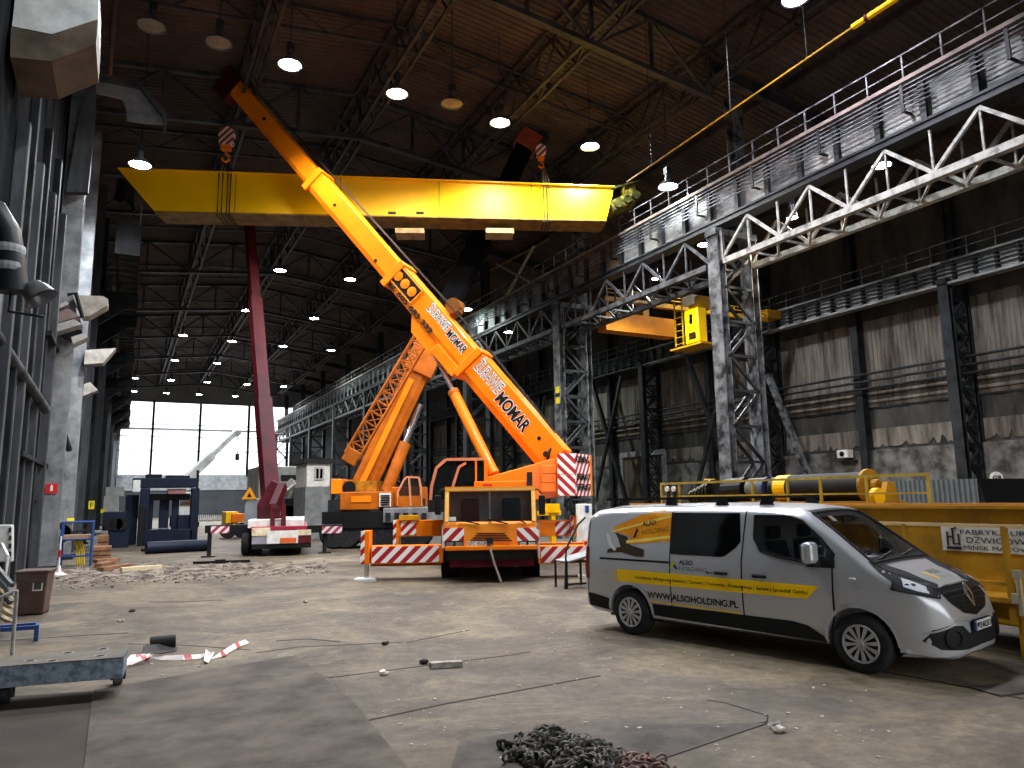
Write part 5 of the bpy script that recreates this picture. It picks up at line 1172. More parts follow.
# x, z0, z1, width factor, corner radius
ST = [(-2.72, .45, 1.45, .90, .10), (-2.70, .36, 1.72, .945, .14), (-2.65, .32, 1.84, .975, .17), (-2.55, .29, 1.90, .99, .19), (-2.3, .27, 1.935, 1, .19), (-1., .26, 1.965, 1, .18), (0, .26, 1.965, 1, .18), (.6, .26, 1.955, 1, .18),
      (.95, .26, 1.92, 1, .17), (1.08, .26, 1.875, 1, .16), (1.2, .26, 1.79, 1, .14), (1.4, .26, 1.645, 1, .12), (1.6, .26, 1.49, 1, .11), (1.8, .26, 1.335, .998, .11), (1.92, .26, 1.25, .995, .12), (2.05, .26, 1.195, .985, .14), (2.2, .26, 1.135, .968, .15),
      (2.35, .25, 1.07, .935, .15), (2.46, .24, 1.01, .89, .15), (2.54, .24, .95, .83, .15), (2.60, .24, .87, .76, .14), (2.65, .25, .76, .68, .12), (2.68, .28, .62, .56, .09), (2.69, .34, .52, .42, .06)]
WT = [(.2, .90), (.3, .93), (.45, .955), (.62, .968), (.8, .978), (1.0, .978), (1.15, .968), (1.3, .945), (1.5, .905), (1.7, .868), (1.85, .835), (1.97, .80)]
def ring(x, grow=0.):
    z0, z1, wf, r = lerp_tab(ST, x); half = []; z1 += grow
    wz = lambda z: lerp_tab(WT, z)[0]*wf
    half.append((0, z0)); half.append((wz(z0)*.6, z0)); half.append((wz(z0)-.05, z0))
    zt = z1-r; zs = [z0+.03+(zt-z0-.03)*k/15 for k in range(16)]
    half += [(wz(z), z) for z in zs]
    wb_ = wz(zt)
    for k in range(1, 6):
        a = math.pi/2*k/5; half.append((wb_-r*1.25+r*1.25*math.cos(a), zt+r*.82*math.sin(a)))
    yl, zl_ = half[-1]; cr = .18*r
    for k in range(1, 5): t_ = k/5; half.append((yl*(1-t_), zl_+cr*(1-(1-t_)**2)))
    half.append((0, zl_+cr))
    pts = [(y, z) for y, z in half]+[(-y, z) for y, z in reversed(half[1:-1])]
    return [V((x, y, z)) for y, z in pts]
xs = []
for a, b in zip(ST, ST[1:]):
    n = max(1, int((b[0]-a[0])/.09)); xs += [a[0]+(b[0]-a[0])*k/n for k in range(n)]
xs.append(ST[-1][0])
rings = [ring(x) for x in xs]; nR = len(rings[0])
vm = MB(); vm.v = [p for r in rings for p in r]
vm.f = [(j*nR+i, j*nR+(i+1) % nR, (j+1)*nR+(i+1) % nR, (j+1)*nR+i) for j in range(len(rings)-1) for i in range(nR)]+[tuple(range(nR)), tuple(range((len(rings)-1)*nR, len(rings)*nR))]
BVH = BVHTree.FromPolygons([tuple(v) for v in vm.v], vm.f)
body = vm.build('body', SIL, VN, smooth='full')
def boolcut(o, mb):
    c = mb.build('cut', None); md = o.modifiers.new('b', 'BOOLEAN'); md.object = c; md.operation = 'DIFFERENCE'; md.solver = 'EXACT'
    dg = bpy.context.evaluated_depsgraph_get(); dg.update(); me = bpy.data.meshes.new_from_object(o.evaluated_get(dg))
    o.modifiers.remove(md); old = o.data; o.data = me; me.name = o.name; bpy.data.meshes.remove(old); bpy.data.objects.remove(c)
AX = (-1.749, 1.749); VP_, VO = VN.location.copy(), VN.rotation_euler.copy()
VN.location = (0, 0, 0); VN.rotation_euler = (0, 0, 0)
for x in AX:
    for s in (-1, 1): boolcut(body, MB().tube((x, s*.62, .34), (x, s*1.2, .34), .40 if x < 0 else .41, 40))
boolcut(body, MB().prism([(.35, -.74, .7), (1.76, -.74, .7), (1.76, -.74, 1.21), (1.6, -.74, 1.3), (1.2, -.74, 1.61), (1.0, -.74, 1.78), (.35, -.74, 1.86)], (0, 1.48, 0)))
WSP = [(1.17, 1.80), (1.86, 1.285)]   # windscreen top, bottom (x,z)
wsw = lambda z: .655+(1.85-z)*.21
wc_ = [(1.10, 2.0), (1.80, 1.50), (1.97, 1.30), (1.70, 1.15), (1.15, 1.5), (.98, 1.72)]
mb_ = MB(); mb_.add([(x, -wsw(z), z) for x, z in wc_]+[(x, wsw(z), z) for x, z in wc_], [tuple(range(5, -1, -1)), tuple(range(6, 12))]+[(i, (i+1) % 6, 6+(i+1) % 6, 6+i) for i in range(6)])
boolcut(body, mb_)
FW = [(.40, 1.80), (.88, 1.80), (1.07, 1.745), (1.33, 1.53), (1.50, 1.34), (1.44, 1.20), (1.1, 1.235), (.75, 1.275), (.5, 1.34), (.40, 1.50)]
for s in (-1, 1): boolcut(body, MB().prism([(x, s*.55, z) for x, z in FW], (0, s*.6, 0)))
VN.location, VN.rotation_euler = VP_, VO
for p in body.data.polygons: p.use_smooth = True
try: body.data.set_sharp_from_angle(angle=R_(35))
except Exception: pass
def project(verts, d, off):
    d = V(d).normalized(); out = []
    for v in verts:
        h, n, i, ds = BVH.ray_cast(V(v)-d*3, d)
        if h is None: h = BVH.find_nearest(V(v))[0]
        out.append(h-d*off)
    return out
def dense(poly, cuts=3):
    """poly 3D -> triangulated dense sheet"""
    bm = bmesh.new(); vs = [bm.verts.new(V(p)) for p in poly]; bm.faces.new(vs)
    xs_ = [v.co.copy() for v in bm.verts]; n = (xs_[1]-xs_[0]).cross(xs_[2]-xs_[1])
    # cut into a grid
    lo = V((min(v.x for v in xs_), min(v.y for v in xs_), min(v.z for v in xs_))); hi = V((max(v.x for v in xs_), max(v.y for v in xs_), max(v.z for v in xs_)))
    for ax_ in range(3):
        if hi[ax_]-lo[ax_] < .02: continue
        step = .06; q = lo[ax_]+step; no = V((0, 0, 0)); no[ax_] = 1
        while q < hi[ax_]-.005:
            co = V((0, 0, 0)); co[ax_] = q
            bmesh.ops.bisect_plane(bm, geom=bm.verts[:]+bm.edges[:]+bm.faces[:], plane_co=co, plane_no=no); q += step
    bm.verts.ensure_lookup_table(); bm.verts.index_update()
    r = ([v.co.copy() for v in bm.verts], [tuple(v.index for v in f.verts) for f in bm.faces]); bm.free(); return r
def patch(poly, d, off, name, mat, par=VN, both=False, smooth=True):
    vs, fs = dense(poly); m = MB(); m.add(project(vs, d, off), fs)
    # solid thickness
    k = len(m.v); dd = V(d).normalized(); ns = len(vs)
    o = m.build(name, mat, par, smooth='full' if smooth else False); return o
def sp(pts, off, name, mat, s=-1, par=VN): return patch([(x, s*1.0, z) for x, z in pts], (0, -s, 0), off, name, mat, par)
def circle(cx, cz, r, n=24, a0=0, a1=2*math.pi): return [(cx+r*math.cos(a0+(a1-a0)*k/n), cz+r*math.sin(a0+(a1-a0)*k/n)) for k in range(n)]
TRIM = pm('black_trim', '#1a1b1d', .7, 0, var=.2, scale=10); GAP = pm('panel_gap', '#0c0c0d', .9, var=.1)
DGL = pm('privacy_glass', '#040506', .05, 0, var=.1, spec=.5)
AG = glassy('van_glass', '#06090a', .03, .45); AGS = glassy('van_side_glass', '#040607', .03, .8)
def arc(cx, r, n=16): return [(cx+r*math.cos(math.pi-math.pi*k/n), .34+r*math.sin(math.pi-math.pi*k/n)) for k in range(n+1)]
for s in (-1, 1):
    sp([(-.96, 1.83), (.17, 1.83), (.20, 1.45), (.12, 1.36), (-.04, 1.25), (-.10, 1.235), (-.96, 1.235)], .004, 'side_window', DGL, s)
    # black sills and bumper ends
    sp([(-1.32, .50), (-1.32, .33), (1.32, .29), (1.30, .36), (1.1, .47), (.9, .50)], .008, 'sill_trim', TRIM, s)
    sp([(-2.64, .56), (-2.35, .53), (-2.17, .50), (-2.15, .32), (-2.62, .36)], .012, 'rear_bumper_trim', TRIM, s)
    for x in AX:
        o_, i_ = arc(x, .445), arc(x, .405); m = MB()
        vo = project([(a, s, b) for a, b in o_], (0, -s, 0), .015); vi = project([(a, s, b) for a, b in i_], (0, -s, 0), .02)
        vd = [v+V((0, -s*.1, 0)) for v in vi]
        m.sheet([vo, vi, vd]).build('wheel_arch_lip', SIL if x > 0 else SIL, VN, smooth=True)
    for pts in ([(-.975, 1.93), (-.955, 1.93), (-.955, .33), (-.975, .33)], [(.255, 1.86), (.275, 1.86), (.23, 1.2), (.225, .33), (.205, .33), (.21, 1.2)], [(1.46, 1.2), (1.48, 1.2), (1.47, .62), (1.40, .42), (1.38, .42), (1.445, .62)],
                [(-2.35, 1.125), (-.98, 1.13), (-.98, 1.10), (-2.35, 1.095)], [(-2.64, 1.80), (-2.625, 1.80), (-2.625, .58), (-2.64, .58)]):
        sp(pts, .003, 'panel_gap', GAP, s)
    sp([(-2.50, 1.80), (-1.15, 1.85), (-1.10, 1.83), (-2.47, 1.775)], .002, 'pressing_line', pm('pressing', '#8a8c91', .4, .4), s)
    # handles
    for hx in (-.09, .49):
        h0 = project([(hx, s, 1.02)], (0, -s, 0), .02)[0]
        hb = MB().box(h0, (.20, .045, .045)).build('door_handle', TRIM, VN, bevel=.015); MB().box(h0+V((.03, 0, -.03)), (.1, .02, .02)).build('handle_grip', CHR, hb)
    ip = project([(1.71, s, 1.07)], (0, -s, 0), .008)[0]; MB().box(ip, (.08, .02, .03)).build('side_repeater', WHT, VN, bevel=.008)
    # side glass of the cab with rubber edge
    sp(FW, .002, 'front_side_window', AGS, s)
    m = MB(); fw = project([(x, s, z) for x, z in FW], (0, -s, 0), .006)
    for p, q in zip(fw, fw[1:]+fw[:1]): m.bar(p, q, .02)
    m.build('window_rubber', TRIM, VN)
    # mirror
    mc = V((1.27, s*1.10, 1.36)); mo = MB().box(mc, (.14, .22, .26)).build('wing_mirror', SIL, VN, bevel=.05)
    MB().prism([(1.15, s*.92, 1.18), (1.50, s*.90, 1.18), (1.50, s*.90, 1.28), (1.30, s*.90, 1.33)], (0, s*.07, 0)).bar((1.3, s*.93, 1.22), mc+V((.0, 0, -.12)), .1, .06).build('mirror_base', TRIM, mo)
    MB().box(mc+V((-.075, 0, 0)), (.01, .18, .2)).build('mirror_glass', CHR, mo)
    # roof rail with feet
    rl = MB().bar((-2.45, s*.62, 2.03), (.55, s*.62, 2.045), .05, .035).build('roof_rail', BLK, VN)
    for x in (-2.1, -1.15, -.25, .45): MB().prism([(x-.09, s*.66, 1.935), (x+.09, s*.66, 1.935), (x+.045, s*.66, 2.03), (x-.045, s*.66, 2.03)], (0, -s*.08, 0)).build('rail_foot', BLK, rl)
    # rear lamps
    sp([(-2.69, 1.28), (-2.60, 1.28), (-2.59, .78), (-2.69, .78)], .008, 'rear_lamp', pm('lamp_red_dark', '#6a1014', .2), s)
# windscreen
ws = [(1.12, -.66, 1), (1.12, .66, 1), (1.90, .80, 1), (1.90, -.80, 1)]
vs, fs = dense([(x, y, 3.) for x, y, _ in ws]); m = MB(); m.add(project(vs, (0, 0, -1), .003), fs); m.build('windscreen', AG, VN, smooth='full')
m = MB()
for a, b in (((1.12, -.66), (1.12, .66)), ((1.90, .80), (1.90, -.80)), ((1.12, .66), (1.90, .80)), ((1.12, -.66), (1.90, -.80))):
    pp = project([(a[0]+(b[0]-a[0])*k/12, a[1]+(b[1]-a[1])*k/12, 3) for k in range(13)], (0, 0, -1), .006)
    m.path(pp, .018, 6)
m.build('windscreen_rubber', TRIM, VN)
pp = project([(1.84+.11*k/8, -.74+1.48*k/8 if 0 else 0, 3) for k in range(2)], (0, 0, -1), .01)
vs, fs = dense([(1.84, -.76, 3.), (1.84, .76, 3.), (1.95, .78, 3.), (1.95, -.78, 3.)]); m = MB(); m.add(project(vs, (0, 0, -1), .008), fs); m.build('wiper_cowl', TRIM, VN)
for y0 in (-.6, .05):
    a, b = project([(1.88, y0, 3), (1.80, y0+.58, 3)], (0, 0, -1), .02); MB().bar(a, b, .012).build('wiper', BLK, VN)
# cabin interior
DIN = pm('cabin_plastic', '#303336', .7, var=.2, scale=4)
MB().prism([(1.30, -.78, .9), (1.30, -.78, 1.20), (1.45, -.78, 1.27), (1.74, -.78, 1.22), (1.74, -.78, .9)], (0, 1.56, 0)).build('dashboard', DIN, VN, bevel=.02)
for y in (-.42, .42):
    st_ = MB().bx(.45, .95, y-.25, y+.25, .72, .95).build('front_seat', DIN, VN, bevel=.05); MB().prism([(.42, y-.24, .93), (.58, y-.24, .93), (.47, y-.24, 1.45), (.36, y-.24, 1.45)], (0, .48, 0)).build('backrest', DIN, st_, bevel=.04); MB().box((.41, y, 1.56), (.1, .26, .18)).build('headrest', DIN, st_, bevel=.04)
sw = MB(); cw_ = V((1.18, .42, 1.22)); ax_ = V((-.5, 0, .86)).normalized(); s_, u_ = frame_from(ax_)
sw.path([cw_+s_*(.19*math.cos(k*math.pi/12))+u_*(.19*math.sin(k*math.pi/12)) for k in range(25)], .018, 8).bar(cw_-s_*.19, cw_+s_*.19, .04, .02).bar(cw_, cw_+V((.25, 0, -.2)), .05); sw.build('steering_wheel', BLK, VN)
MB().box((1.55, -.2, 1.28), (.2, .3, .005)).build('paper', WHT, VN); MB().box((1.24, .0, 1.72), (.03, .2, .07)).build('interior_mirror', DIN, VN)
pp = project([(1.19, .0, 3), (1.24, -.1, 3)], (0, 0, -1), -.01); MB().box(pp[0]+V((.03, -.35, -.03)), (.1, .1, .005), M=Matrix.Rotation(R_(38), 3, 'Y')).build('toll_sticker', WHT, VN)
# yellow stripe, artwork, lettering on both sides
YST = pm('stripe_yellow', '#f2c40c', .35, var=.03); AMB = pm('artwork_amber', '#e8a010', .4, 0, col2='#c97a0c', scale=3); DK2 = pm('artwork_dark', '#3b2c20', .5)
def vtext(s_, x, z, size, width, mat, s=-1, off=.006, bold=.002, slope=0):
    ex = V((1, 0, slope)) if s < 0 else V((-1, 0, slope)); t = text(s_, mat, VN, size, V((x, s, z)), ex, (0, 0, 1), width=width, bold=bold, depth=0)
    for v in t.data.vertices:
        h = BVH.ray_cast(V((v.co.x, s*3, v.co.z)), V((0, -s, 0)))[0]
        v.co.y = (h.y if h else v.co.y)+s*off
    return t
for s in (-1, 1):
    sp([(-1.98, .965), (1.29, .955), (1.12, .79), (-1.98, .775)], .003, 'yellow_stripe', YST, s)
    for k in range(5):
        for j in range(5): 
            zc_ = .79+.036*j; r_ = .014-.0022*k; xx = -2.01-.036*k+(.018 if j % 2 else 0)
            sp(circle(xx, zc_, r_, 8), .003, 'halftone_dot', YST, s)
    sp([(-1.38, .545), (.17, .525), (.17, .508), (-1.38, .525)], .011, 'yellow_line', YST, s)
    X = lambda x, w_: x if s < 0 else x+w_
    vtext('WWW.ALSOHOLDING.PL', X(-1.40, 1.54), .58, .125, 1.54, TXTK, s, .006, .003)
    vtext('Urządzenia Dźwigowe | Suwnice | Żurawie | Torowiska | Konserwacja | Serwis | Sprzedaż Części', X(-1.62, 2.76), .845, .062, 2.76, TXTK, s, .007, .0008)
    vtext('ALSO', X(-.80, .24), 1.10, .085, .24, TXTK, s); vtext('HOLDING', X(-.80, .48), 1.02, .075, .48, pm('pale_lettering', '#8d8f92', .5), s); vtext('Sp. z o.o.', X(-.34, .2), 1.005, .045, .2, TXTK, s)
    sp([(-.97, 1.03), (-.90, 1.16), (-.87, 1.12), (-.92, 1.03)], .004, 'logo_mark', pm('logo_green', '#b8b53a', .5), s); sp([(-.88, 1.10), (-.82, 1.03), (-.86, 1.03), (-.90, 1.08)], .004, 'logo_mark', TXTK, s)
    # crane artwork on the rear quarter
    sp([(-2.10, 1.60), (-1.60, 1.78), (-.98, 1.90), (-.98, 1.42), (-1.60, 1.36), (-1.84, 1.34), (-1.72, 1.46), (-2.05, 1.53)], .003, 'crane_artwork', AMB, s)
    sp([(-2.13, 1.545), (-.98, 1.80), (-.98, 1.76), (-2.10, 1.515)], .005, 'artwork_highlight', pm('artwork_pale', '#f3cf5a', .4), s)
    sp([(-1.82, 1.40), (-.98, 1.50), (-.98, 1.46), (-1.80, 1.355)], .005, 'artwork_highlight', pm('artwork_pale', '#f3cf5a', .4), s)
    sp([(-2.06, 1.52), (-1.80, 1.46), (-1.74, 1.34), (-1.45, 1.28), (-1.45, 1.17), (-1.62, 1.17), (-1.90, 1.22), (-2.20, 1.20), (-2.18, 1.26), (-1.92, 1.30), (-1.98, 1.42)], .004, 'artwork_machinery', DK2, s)
    sp([(-2.25, 1.50), (-2.18, 1.50), (-2.10, 1.34), (-2.0, 1.27), (-2.04, 1.23), (-2.17, 1.32)], .005, 'artwork_hook', pm('artwork_grey', '#c9c9cb', .5), s)
    vtext('ALSO', X(-1.52, .26), 1.62, .1, .26, TXTK, s, .006, .002, .12); vtext('HOLDING', X(-1.52, .5), 1.50, .1, .5, pm('artwork_brown', '#a06a14', .5), s, .006, .002, .12)
    sp([(-1.68, 1.45), (-1.62, 1.60), (-1.59, 1.56), (-1.64, 1.45)], .006, 'logo_mark', TXTK, s)
# ---- front end, mirrored patches, cast along their own directions
def fp2(pts, d, off, name, mat, par=VN):
    """pts (u,z): u measured sideways to d"""
    d = V((d[0], d[1], 0)).normalized(); sd_ = V((-d.y, d.x, 0))
    return patch([(sd_*u).to_tuple()[:2]+(z,) for u, z in pts], d, off, name, mat, par)
def onbody(pxs):
    Mi = wm(VN).inverted(); o = Mi @ CAM; out = []
    for x, y in pxs:
        h = BVH.ray_cast(o, (Mi.to_3x3() @ ray(780+x/3.49, 480+y/3.49)).normalized())[0]; out.append(h)
    return out
HLD = V((-.62, .78, 0)).normalized(); HLS = V((-HLD.y, HLD.x, 0))
def hl(pxs, off, name, mat):
    pts = [p for p in onbody(pxs) if p is not None]
    for s in (1, -1):
        d = V((HLD.x, HLD.y*s, 0)); poly = [V((p.x, p.y*s, p.z)) for p in pts]
        sdv = V((-d.y, d.x, 0)); base = [sdv*p.dot(sdv)+V((0, 0, p.z)) for p in poly]
        patch([b for b in base], d, off, name, mat)
hl([(305, 283), (345, 322), (388, 352), (384, 384), (480, 402), (560, 416), (548, 362), (500, 345), (440, 318), (370, 296)], .012, 'headlamp_surround', TRIM)
hl([(410, 328), (388, 372), (400, 384), (480, 398), (532, 406), (520, 362), (470, 340)], .019, 'headlamp_glass', pm('headlamp_clear', '#5a5e63', .08, .6, var=.1, scale=9, coat=1))
hl([(418, 340), (428, 372), (478, 388), (520, 396), (505, 370), (450, 350)], .026, 'headlamp_reflector', pm('headlamp_white', '#e6ebf0', .15, .4, var=.35, scale=30))
# grille
GP = [(-.62, .98), (-.30, 1.0), (0, 1.0), (.30, 1.0), (.62, .98), (.56, .84), (.36, .72), (0, .66), (-.36, .72), (-.56, .84)]
patch([(3, y, z) for y, z in GP], (-1, 0, 0), .008, 'grille', BLK)
for k in range(5):
    z = .72+.055*k; wg = .30+.065*k
    pp = project([(3, -wg+2*wg*j/16, z) for j in range(17)], (-1, 0, 0), .016); MB().path(pp, .008, 6).build('grille_bar', TRIM, VN)
pp = project([(3, -.34+.68*j/16, 1.0) for j in range(17)], (-1, 0, 0), .012); MB().path(pp, .012, 6).build('grille_chrome_strip', CHR, VN)
# diamond emblem
q = project([(3, 0, .885)], (-1, 0, 0), .03)[0]; m = MB(); D4 = [V((.0, 0, .13)), V((0, -.075, 0)), V((0, 0, -.13)), V((0, .075, 0))]
tl = Matrix.Rotation(R_(-18), 3, 'Y')
for i in range(4): m.bar(q+tl @ D4[i], q+tl @ D4[(i+1) % 4], .035, .03, up=V((1, 0, 0)))
m.build('diamond_emblem', CHR, VN, bevel=.005)
# lower intake with fog lamps
IN = [(-.84, .56), (-.70, .61), (-.48, .59), (-.34, .50), (.34, .50), (.48, .59), (.70, .61), (.84, .56), (.88, .44), (.78, .35), (.40, .33), (-.40, .33), (-.78, .35), (-.88, .44)]
patch([(3, y, z) for y, z in IN], (-1, 0, 0), .01, 'lower_intake', TRIM)
for s in (-1, 1):
    c_ = project([(3, s*.66, .47)], (-1, 0, 0), .012)[0]; nn_ = V((.85, s*.5, 0)).normalized()
    MB().lathe([(.115, -.02), (.12, .012), (.085, .02), (.07, .0)], c_, nn_, 24).build('fog_lamp_ring', TRIM, VN, smooth=True); MB().lathe([(0, .004), (.07, .0)], c_, nn_, 20).build('fog_lamp', GLS, VN)
    MB().path(project([(3, s*(.30+.58*k/12), .64-.0*k if k < 7 else .64-.02*(k-6)) for k in range(13)], (-1, 0, 0), .006), .012, 6).build('intake_crease', SIL, VN)
# splitter lip and number plate
m = MB(); prev = None; rows = []
for k in range(25):
    y = -.90+1.8*k/24; xx = lerp_tab([(0, 2.70), (.45, 2.67), (.65, 2.60), (.8, 2.45), (.93, 2.15)], abs(y))[0]
    rows.append([V((xx-.12, y*1.0, .34)), V((xx, y*1.01, .335)), V((xx+.01, y*1.01, .29)), V((xx-.06, y, .245)), V((xx-.3, y*.97, .24))])
MB().sheet(rows).build('front_lip', SIL, VN, smooth=True)
pc_ = V((2.725, -.0, .565)); pb_ = MB().box(pc_, (.02, .54, .13)).build('number_plate', TRIM, VN, bevel=.004); MB().box(pc_+V((.012, .0, 0)), (.006, .51, .105)).build('plate_face', WHT, pb_)
MB().box(pc_+V((.014, -.235, 0)), (.006, .045, .105)).build('blue_band', BLUE, pb_)
text('PO·ALSO', TXTK, pb_, .095, pc_+V((.016, -.20, -.035)), (0, 1, 0), (0, 0, 1), width=.43, bold=.003)
# hood marks
hp_ = project([(2.30, -.02, 3)], (0, 0, -1), .006)[0]
def htext(s_, x, y, size, width, mat):
    t = text(s_, mat, VN, size, V((x, y, 2)), (0, 1, 0), (-1, 0, 0), width=width, depth=0)
    for v in t.data.vertices:
        h = BVH.ray_cast(V((v.co.x, v.co.y, 3)), V((0, 0, -1)))[0]; v.co.z = h.z+.005
    return t
htext('ALSO', 2.27, -.10, .12, .28, pm('badge_bronze', '#5c5346', .5)); htext('HOLDING', 2.37, -.10, .08, .40, pm('badge_pale', '#9b948a', .5))
vs, fs = dense([(2.22, -.26, 3.), (2.22, -.22, 3.), (2.38, -.12, 3.), (2.38, -.16, 3.)]); m = MB(); m.add(project(vs, (0, 0, -1), .005), fs); m.build('badge_mark', YST, VN)
# hood shut line
for s in (-1, 1):
    pp = project([(1.95+.55*k/10, s*(.80-.22*(k/10)**2), 3) for k in range(11)], (0, 0, -1), .002); MB().path(pp, .006, 5).build('bonnet_gap', GAP, VN)
MB().bx(-2.3, 2.3, -.8, .8, .22, .30).build('underbody', BLK, VN)
# wheels
ALU = pm('hubcap_silver', '#b4b5b8', .35, .5, var=.15, scale=5)
def van_wheel(x, s):
    t = MB().lathe([(.19, -.10), (.215, -.115), (.27, -.12), (.315, -.11), (.335, -.085), (.338, 0), (.335, .085), (.315, .11), (.27, .12), (.215, .115), (.19, .10)], (x, s*.86, .336), (0, s, 0), 48).build('wheel', RUB, VN, smooth=True)
    MB().lathe([(0, .1), (.19, .1), (.2, .104)], (x, s*.86, .336), (0, s, 0), 32).build('dark_disc', TRIM, t)
    MB().lathe([(.19, .105), (.2, .128), (.216, .13), (.222, .11)], (x, s*.86, .336), (0, s, 0), 40, cap=False).build('rim_ring', ALU, t, smooth=True)
    MB().lathe([(0, .134), (.035, .136), (.04, .128), (.06, .124), (.065, .1)], (x, s*.86, .336), (0, s, 0), 28).build('hub', ALU, t, smooth=True)
    m = MB()
    for k in range(12):
        a = k*math.pi/6+.13; e = V((math.cos(a), 0, math.sin(a))); p = V((math.cos(a+math.pi/2), 0, math.sin(a+math.pi/2))); c_ = V((x, s*(.86+.126), .336))
        m.prism([c_+e*.05+p*.010, c_+e*.195+p*.024, c_+e*.195-p*.024, c_+e*.05-p*.010], (0, s*-.02, 0))
    m.build('spokes', ALU, t)
for x in AX:
    for s in (-1, 1): van_wheel(x, s)

# ================================================================== FOREGROUND
# galvanised tread box on the left
GAL = pm('galvanised', '#8b99a6', .4, .5, col2='#5c6b7a', scale=14, lo=.4, hi=.62)
TOPM = pm('dusty_tread', '#6b655d', .85, 0, col2='#55514c', scale=3)
zt_ = .42
A0, A1 = at(0, 688, Z=zt_-.13*0), at(128, 666, Z=zt_)
B0, B1 = at(-40, 690, Z=zt_), at(128, 648, Z=zt_)
pl_ = thing('steel_platform', 'galvanised steel platform with round holes on rollers at the left edge', 'platform', (A1.x, A1.y, 0))
fa, fb = at(-60, 671, Z=zt_), at(124, 657, Z=zt_); ba, bb = at(-60, 662, Z=zt_), at(128, 648, Z=zt_)
MB().prism([fa, fb, bb, ba], (0, 0, -.015)).build('top_plate', TOPM, pl_, True)
MB().prism([fa, fb, fb+V((0, 0, -.22)), fa+V((0, 0, -.22))], (0, .02, 0)).build('front_flange', GAL, pl_, True, bevel=.004)
MB().prism([fb, bb, bb+V((0, 0, -.22)), fb+V((0, 0, -.22))], (-.02, 0, 0)).build('end_flange', GAL, pl_, True, bevel=.004)
m = MB(); m.prism([fa+V((0, .05, -.215)), fb+V((-.05, .05, -.215)), bb+V((-.05, 0, -.215)), ba+V((0, 0, -.215))], (0, 0, -.01)).build('under_plate', BLK, pl_, True)
for i, (x, y) in enumerate(((30, 661), (52, 661), (68, 653), (103, 649), (100, 656))):
    q = at(x, y, Z=zt_+.001); MB().lathe([(.045, 0), (.05, .006), (.056, .006), (.06, 0)], q, n=20).build('hole_rim', pm('hole_rim', '#a59f95', .6), pl_, True); MB().lathe([(0, .002), (.046, .002)], q, n=20).build('hole', BLK, pl_, True)
for x, y in ((5, 694), (118, 676)):
    q = at(x, y, Z=.1); MB().lathe([(.08, -.05), (.1, -.03), (.1, .03), (.08, .05)], (q.x, q.y, .1), (1, 0, 0), 20).lathe([(0, -.06), (.04, -.06), (.04, .06), (0, .06)], (q.x, q.y, .1), (1, 0, 0), 12).build('roller', STEELP, pl_, True, smooth=True)
    MB().bx(q.x-.08, q.x+.08, q.y+.05, q.y+.12, .05, zt_-.23).build('roller_bracket', STEEL, pl_, True)
# dark opening plate beyond it on the floor
floor_plate([(0, 697), (92, 691), (88, 768), (70, 830), (0, 830)], .004, 'brown steel plate on the floor at the bottom left corner', pm('brown_plate', '#453c35', .85, 0, col2='#322b27', scale=.8))
# bin
p0, p1 = at(18, 617, Z=0), at(45, 614, Z=0)
bn = thing('waste_bin', 'brown plastic waste bin with a white notice by the left wall', 'bin', ((p0.x+p1.x)/2, p0.y+.3, 0), R_(-8))
BRN = pm('bin_brown', '#5b4740', .5, 0, col2='#463630', scale=3)
w0, w1 = .29, .36; m = MB(); zb_ = 1.02
m.add([(-w0, -.3, .03), (w0, -.3, .03), (w0, .28, .03), (-w0, .28, .03), (-w1, -.4, zb_), (w1, -.4, zb_), (w1, .36, zb_), (-w1, .36, zb_)], [(0, 1, 2, 3), (4, 5, 6, 7), (0, 1, 5, 4), (1, 2, 6, 5), (2, 3, 7, 6), (3, 0, 4, 7)]); m.build('bin_body', BRN, bn, bevel=.03)
MB().box((0, -.02, zb_+.03), (.80, .86, .06)).build('lid', BRN, bn, bevel=.02); MB().tube((-.3, .42, zb_), (.3, .42, zb_), .03, 10).build('handle', BLK, bn)
for x in (-.25, .25): MB().lathe([(0, -.03), (.1, -.03), (.1, .03), (0, .03)], (x, .28, .1), (1, 0, 0), 16).build('bin_wheel', RUB, bn)
nt_ = MB().box((.14, -.372, .76), (.22, .01, .34), M=Matrix.Rotation(R_(-6), 3, 'X')).build('notice', WHT, bn); MB().box((.14, -.382, .76), (.17, .008, .29), M=Matrix.Rotation(R_(-6), 3, 'X')).build('notice_print', pm('print_grey', '#44403f', .6, var=.4, scale=30), nt_)
bn.scale = (.74, .74, .78)
# galvanised guard rail and blue frame
t = thing('guard_rail', 'short bent galvanised guard rail at the left edge behind the platform', 'railing', tuple(at(12, 655, Z=0)))
q0 = at(12, 655, Z=0); zr_ = at(17, 591, Y=q0.y).z; q1 = at(17, 591, Y=q0.y); q2 = at(-14, 605, Y=q0.y)
m = MB(); m.path([q0, q1-V((0, 0, .06)), q1, q1+V((-.05, -.02, -.0)), q2], .025, 10); m.build('top_tube', STEELL, t, True, smooth=True)
q3 = at(1, 598, Y=q0.y); MB().tube(q3, V((q3.x, q3.y, 0)), .022, 8).build('upright', STEELL, t, True)
ps = [at(10, 626.5, Z=.55), at(38, 624, Z=.55), at(40, 622, Z=.55)]
t = thing('blue_stand', 'low blue square tube stand on the floor behind the platform', 'frame', tuple(at(38, 641, Z=0)))
f0 = at(38, 641, Z=0); zf = at(38, 625, Y=f0.y).z
MB().bar((f0.x-1.4, f0.y, zf-.03), (f0.x, f0.y, zf-.03), .06).bar((f0.x-1.4, f0.y+.35, zf-.03), (f0.x-.05, f0.y+.35, zf-.03), .05).build('top_bars', BLUE, t, True)
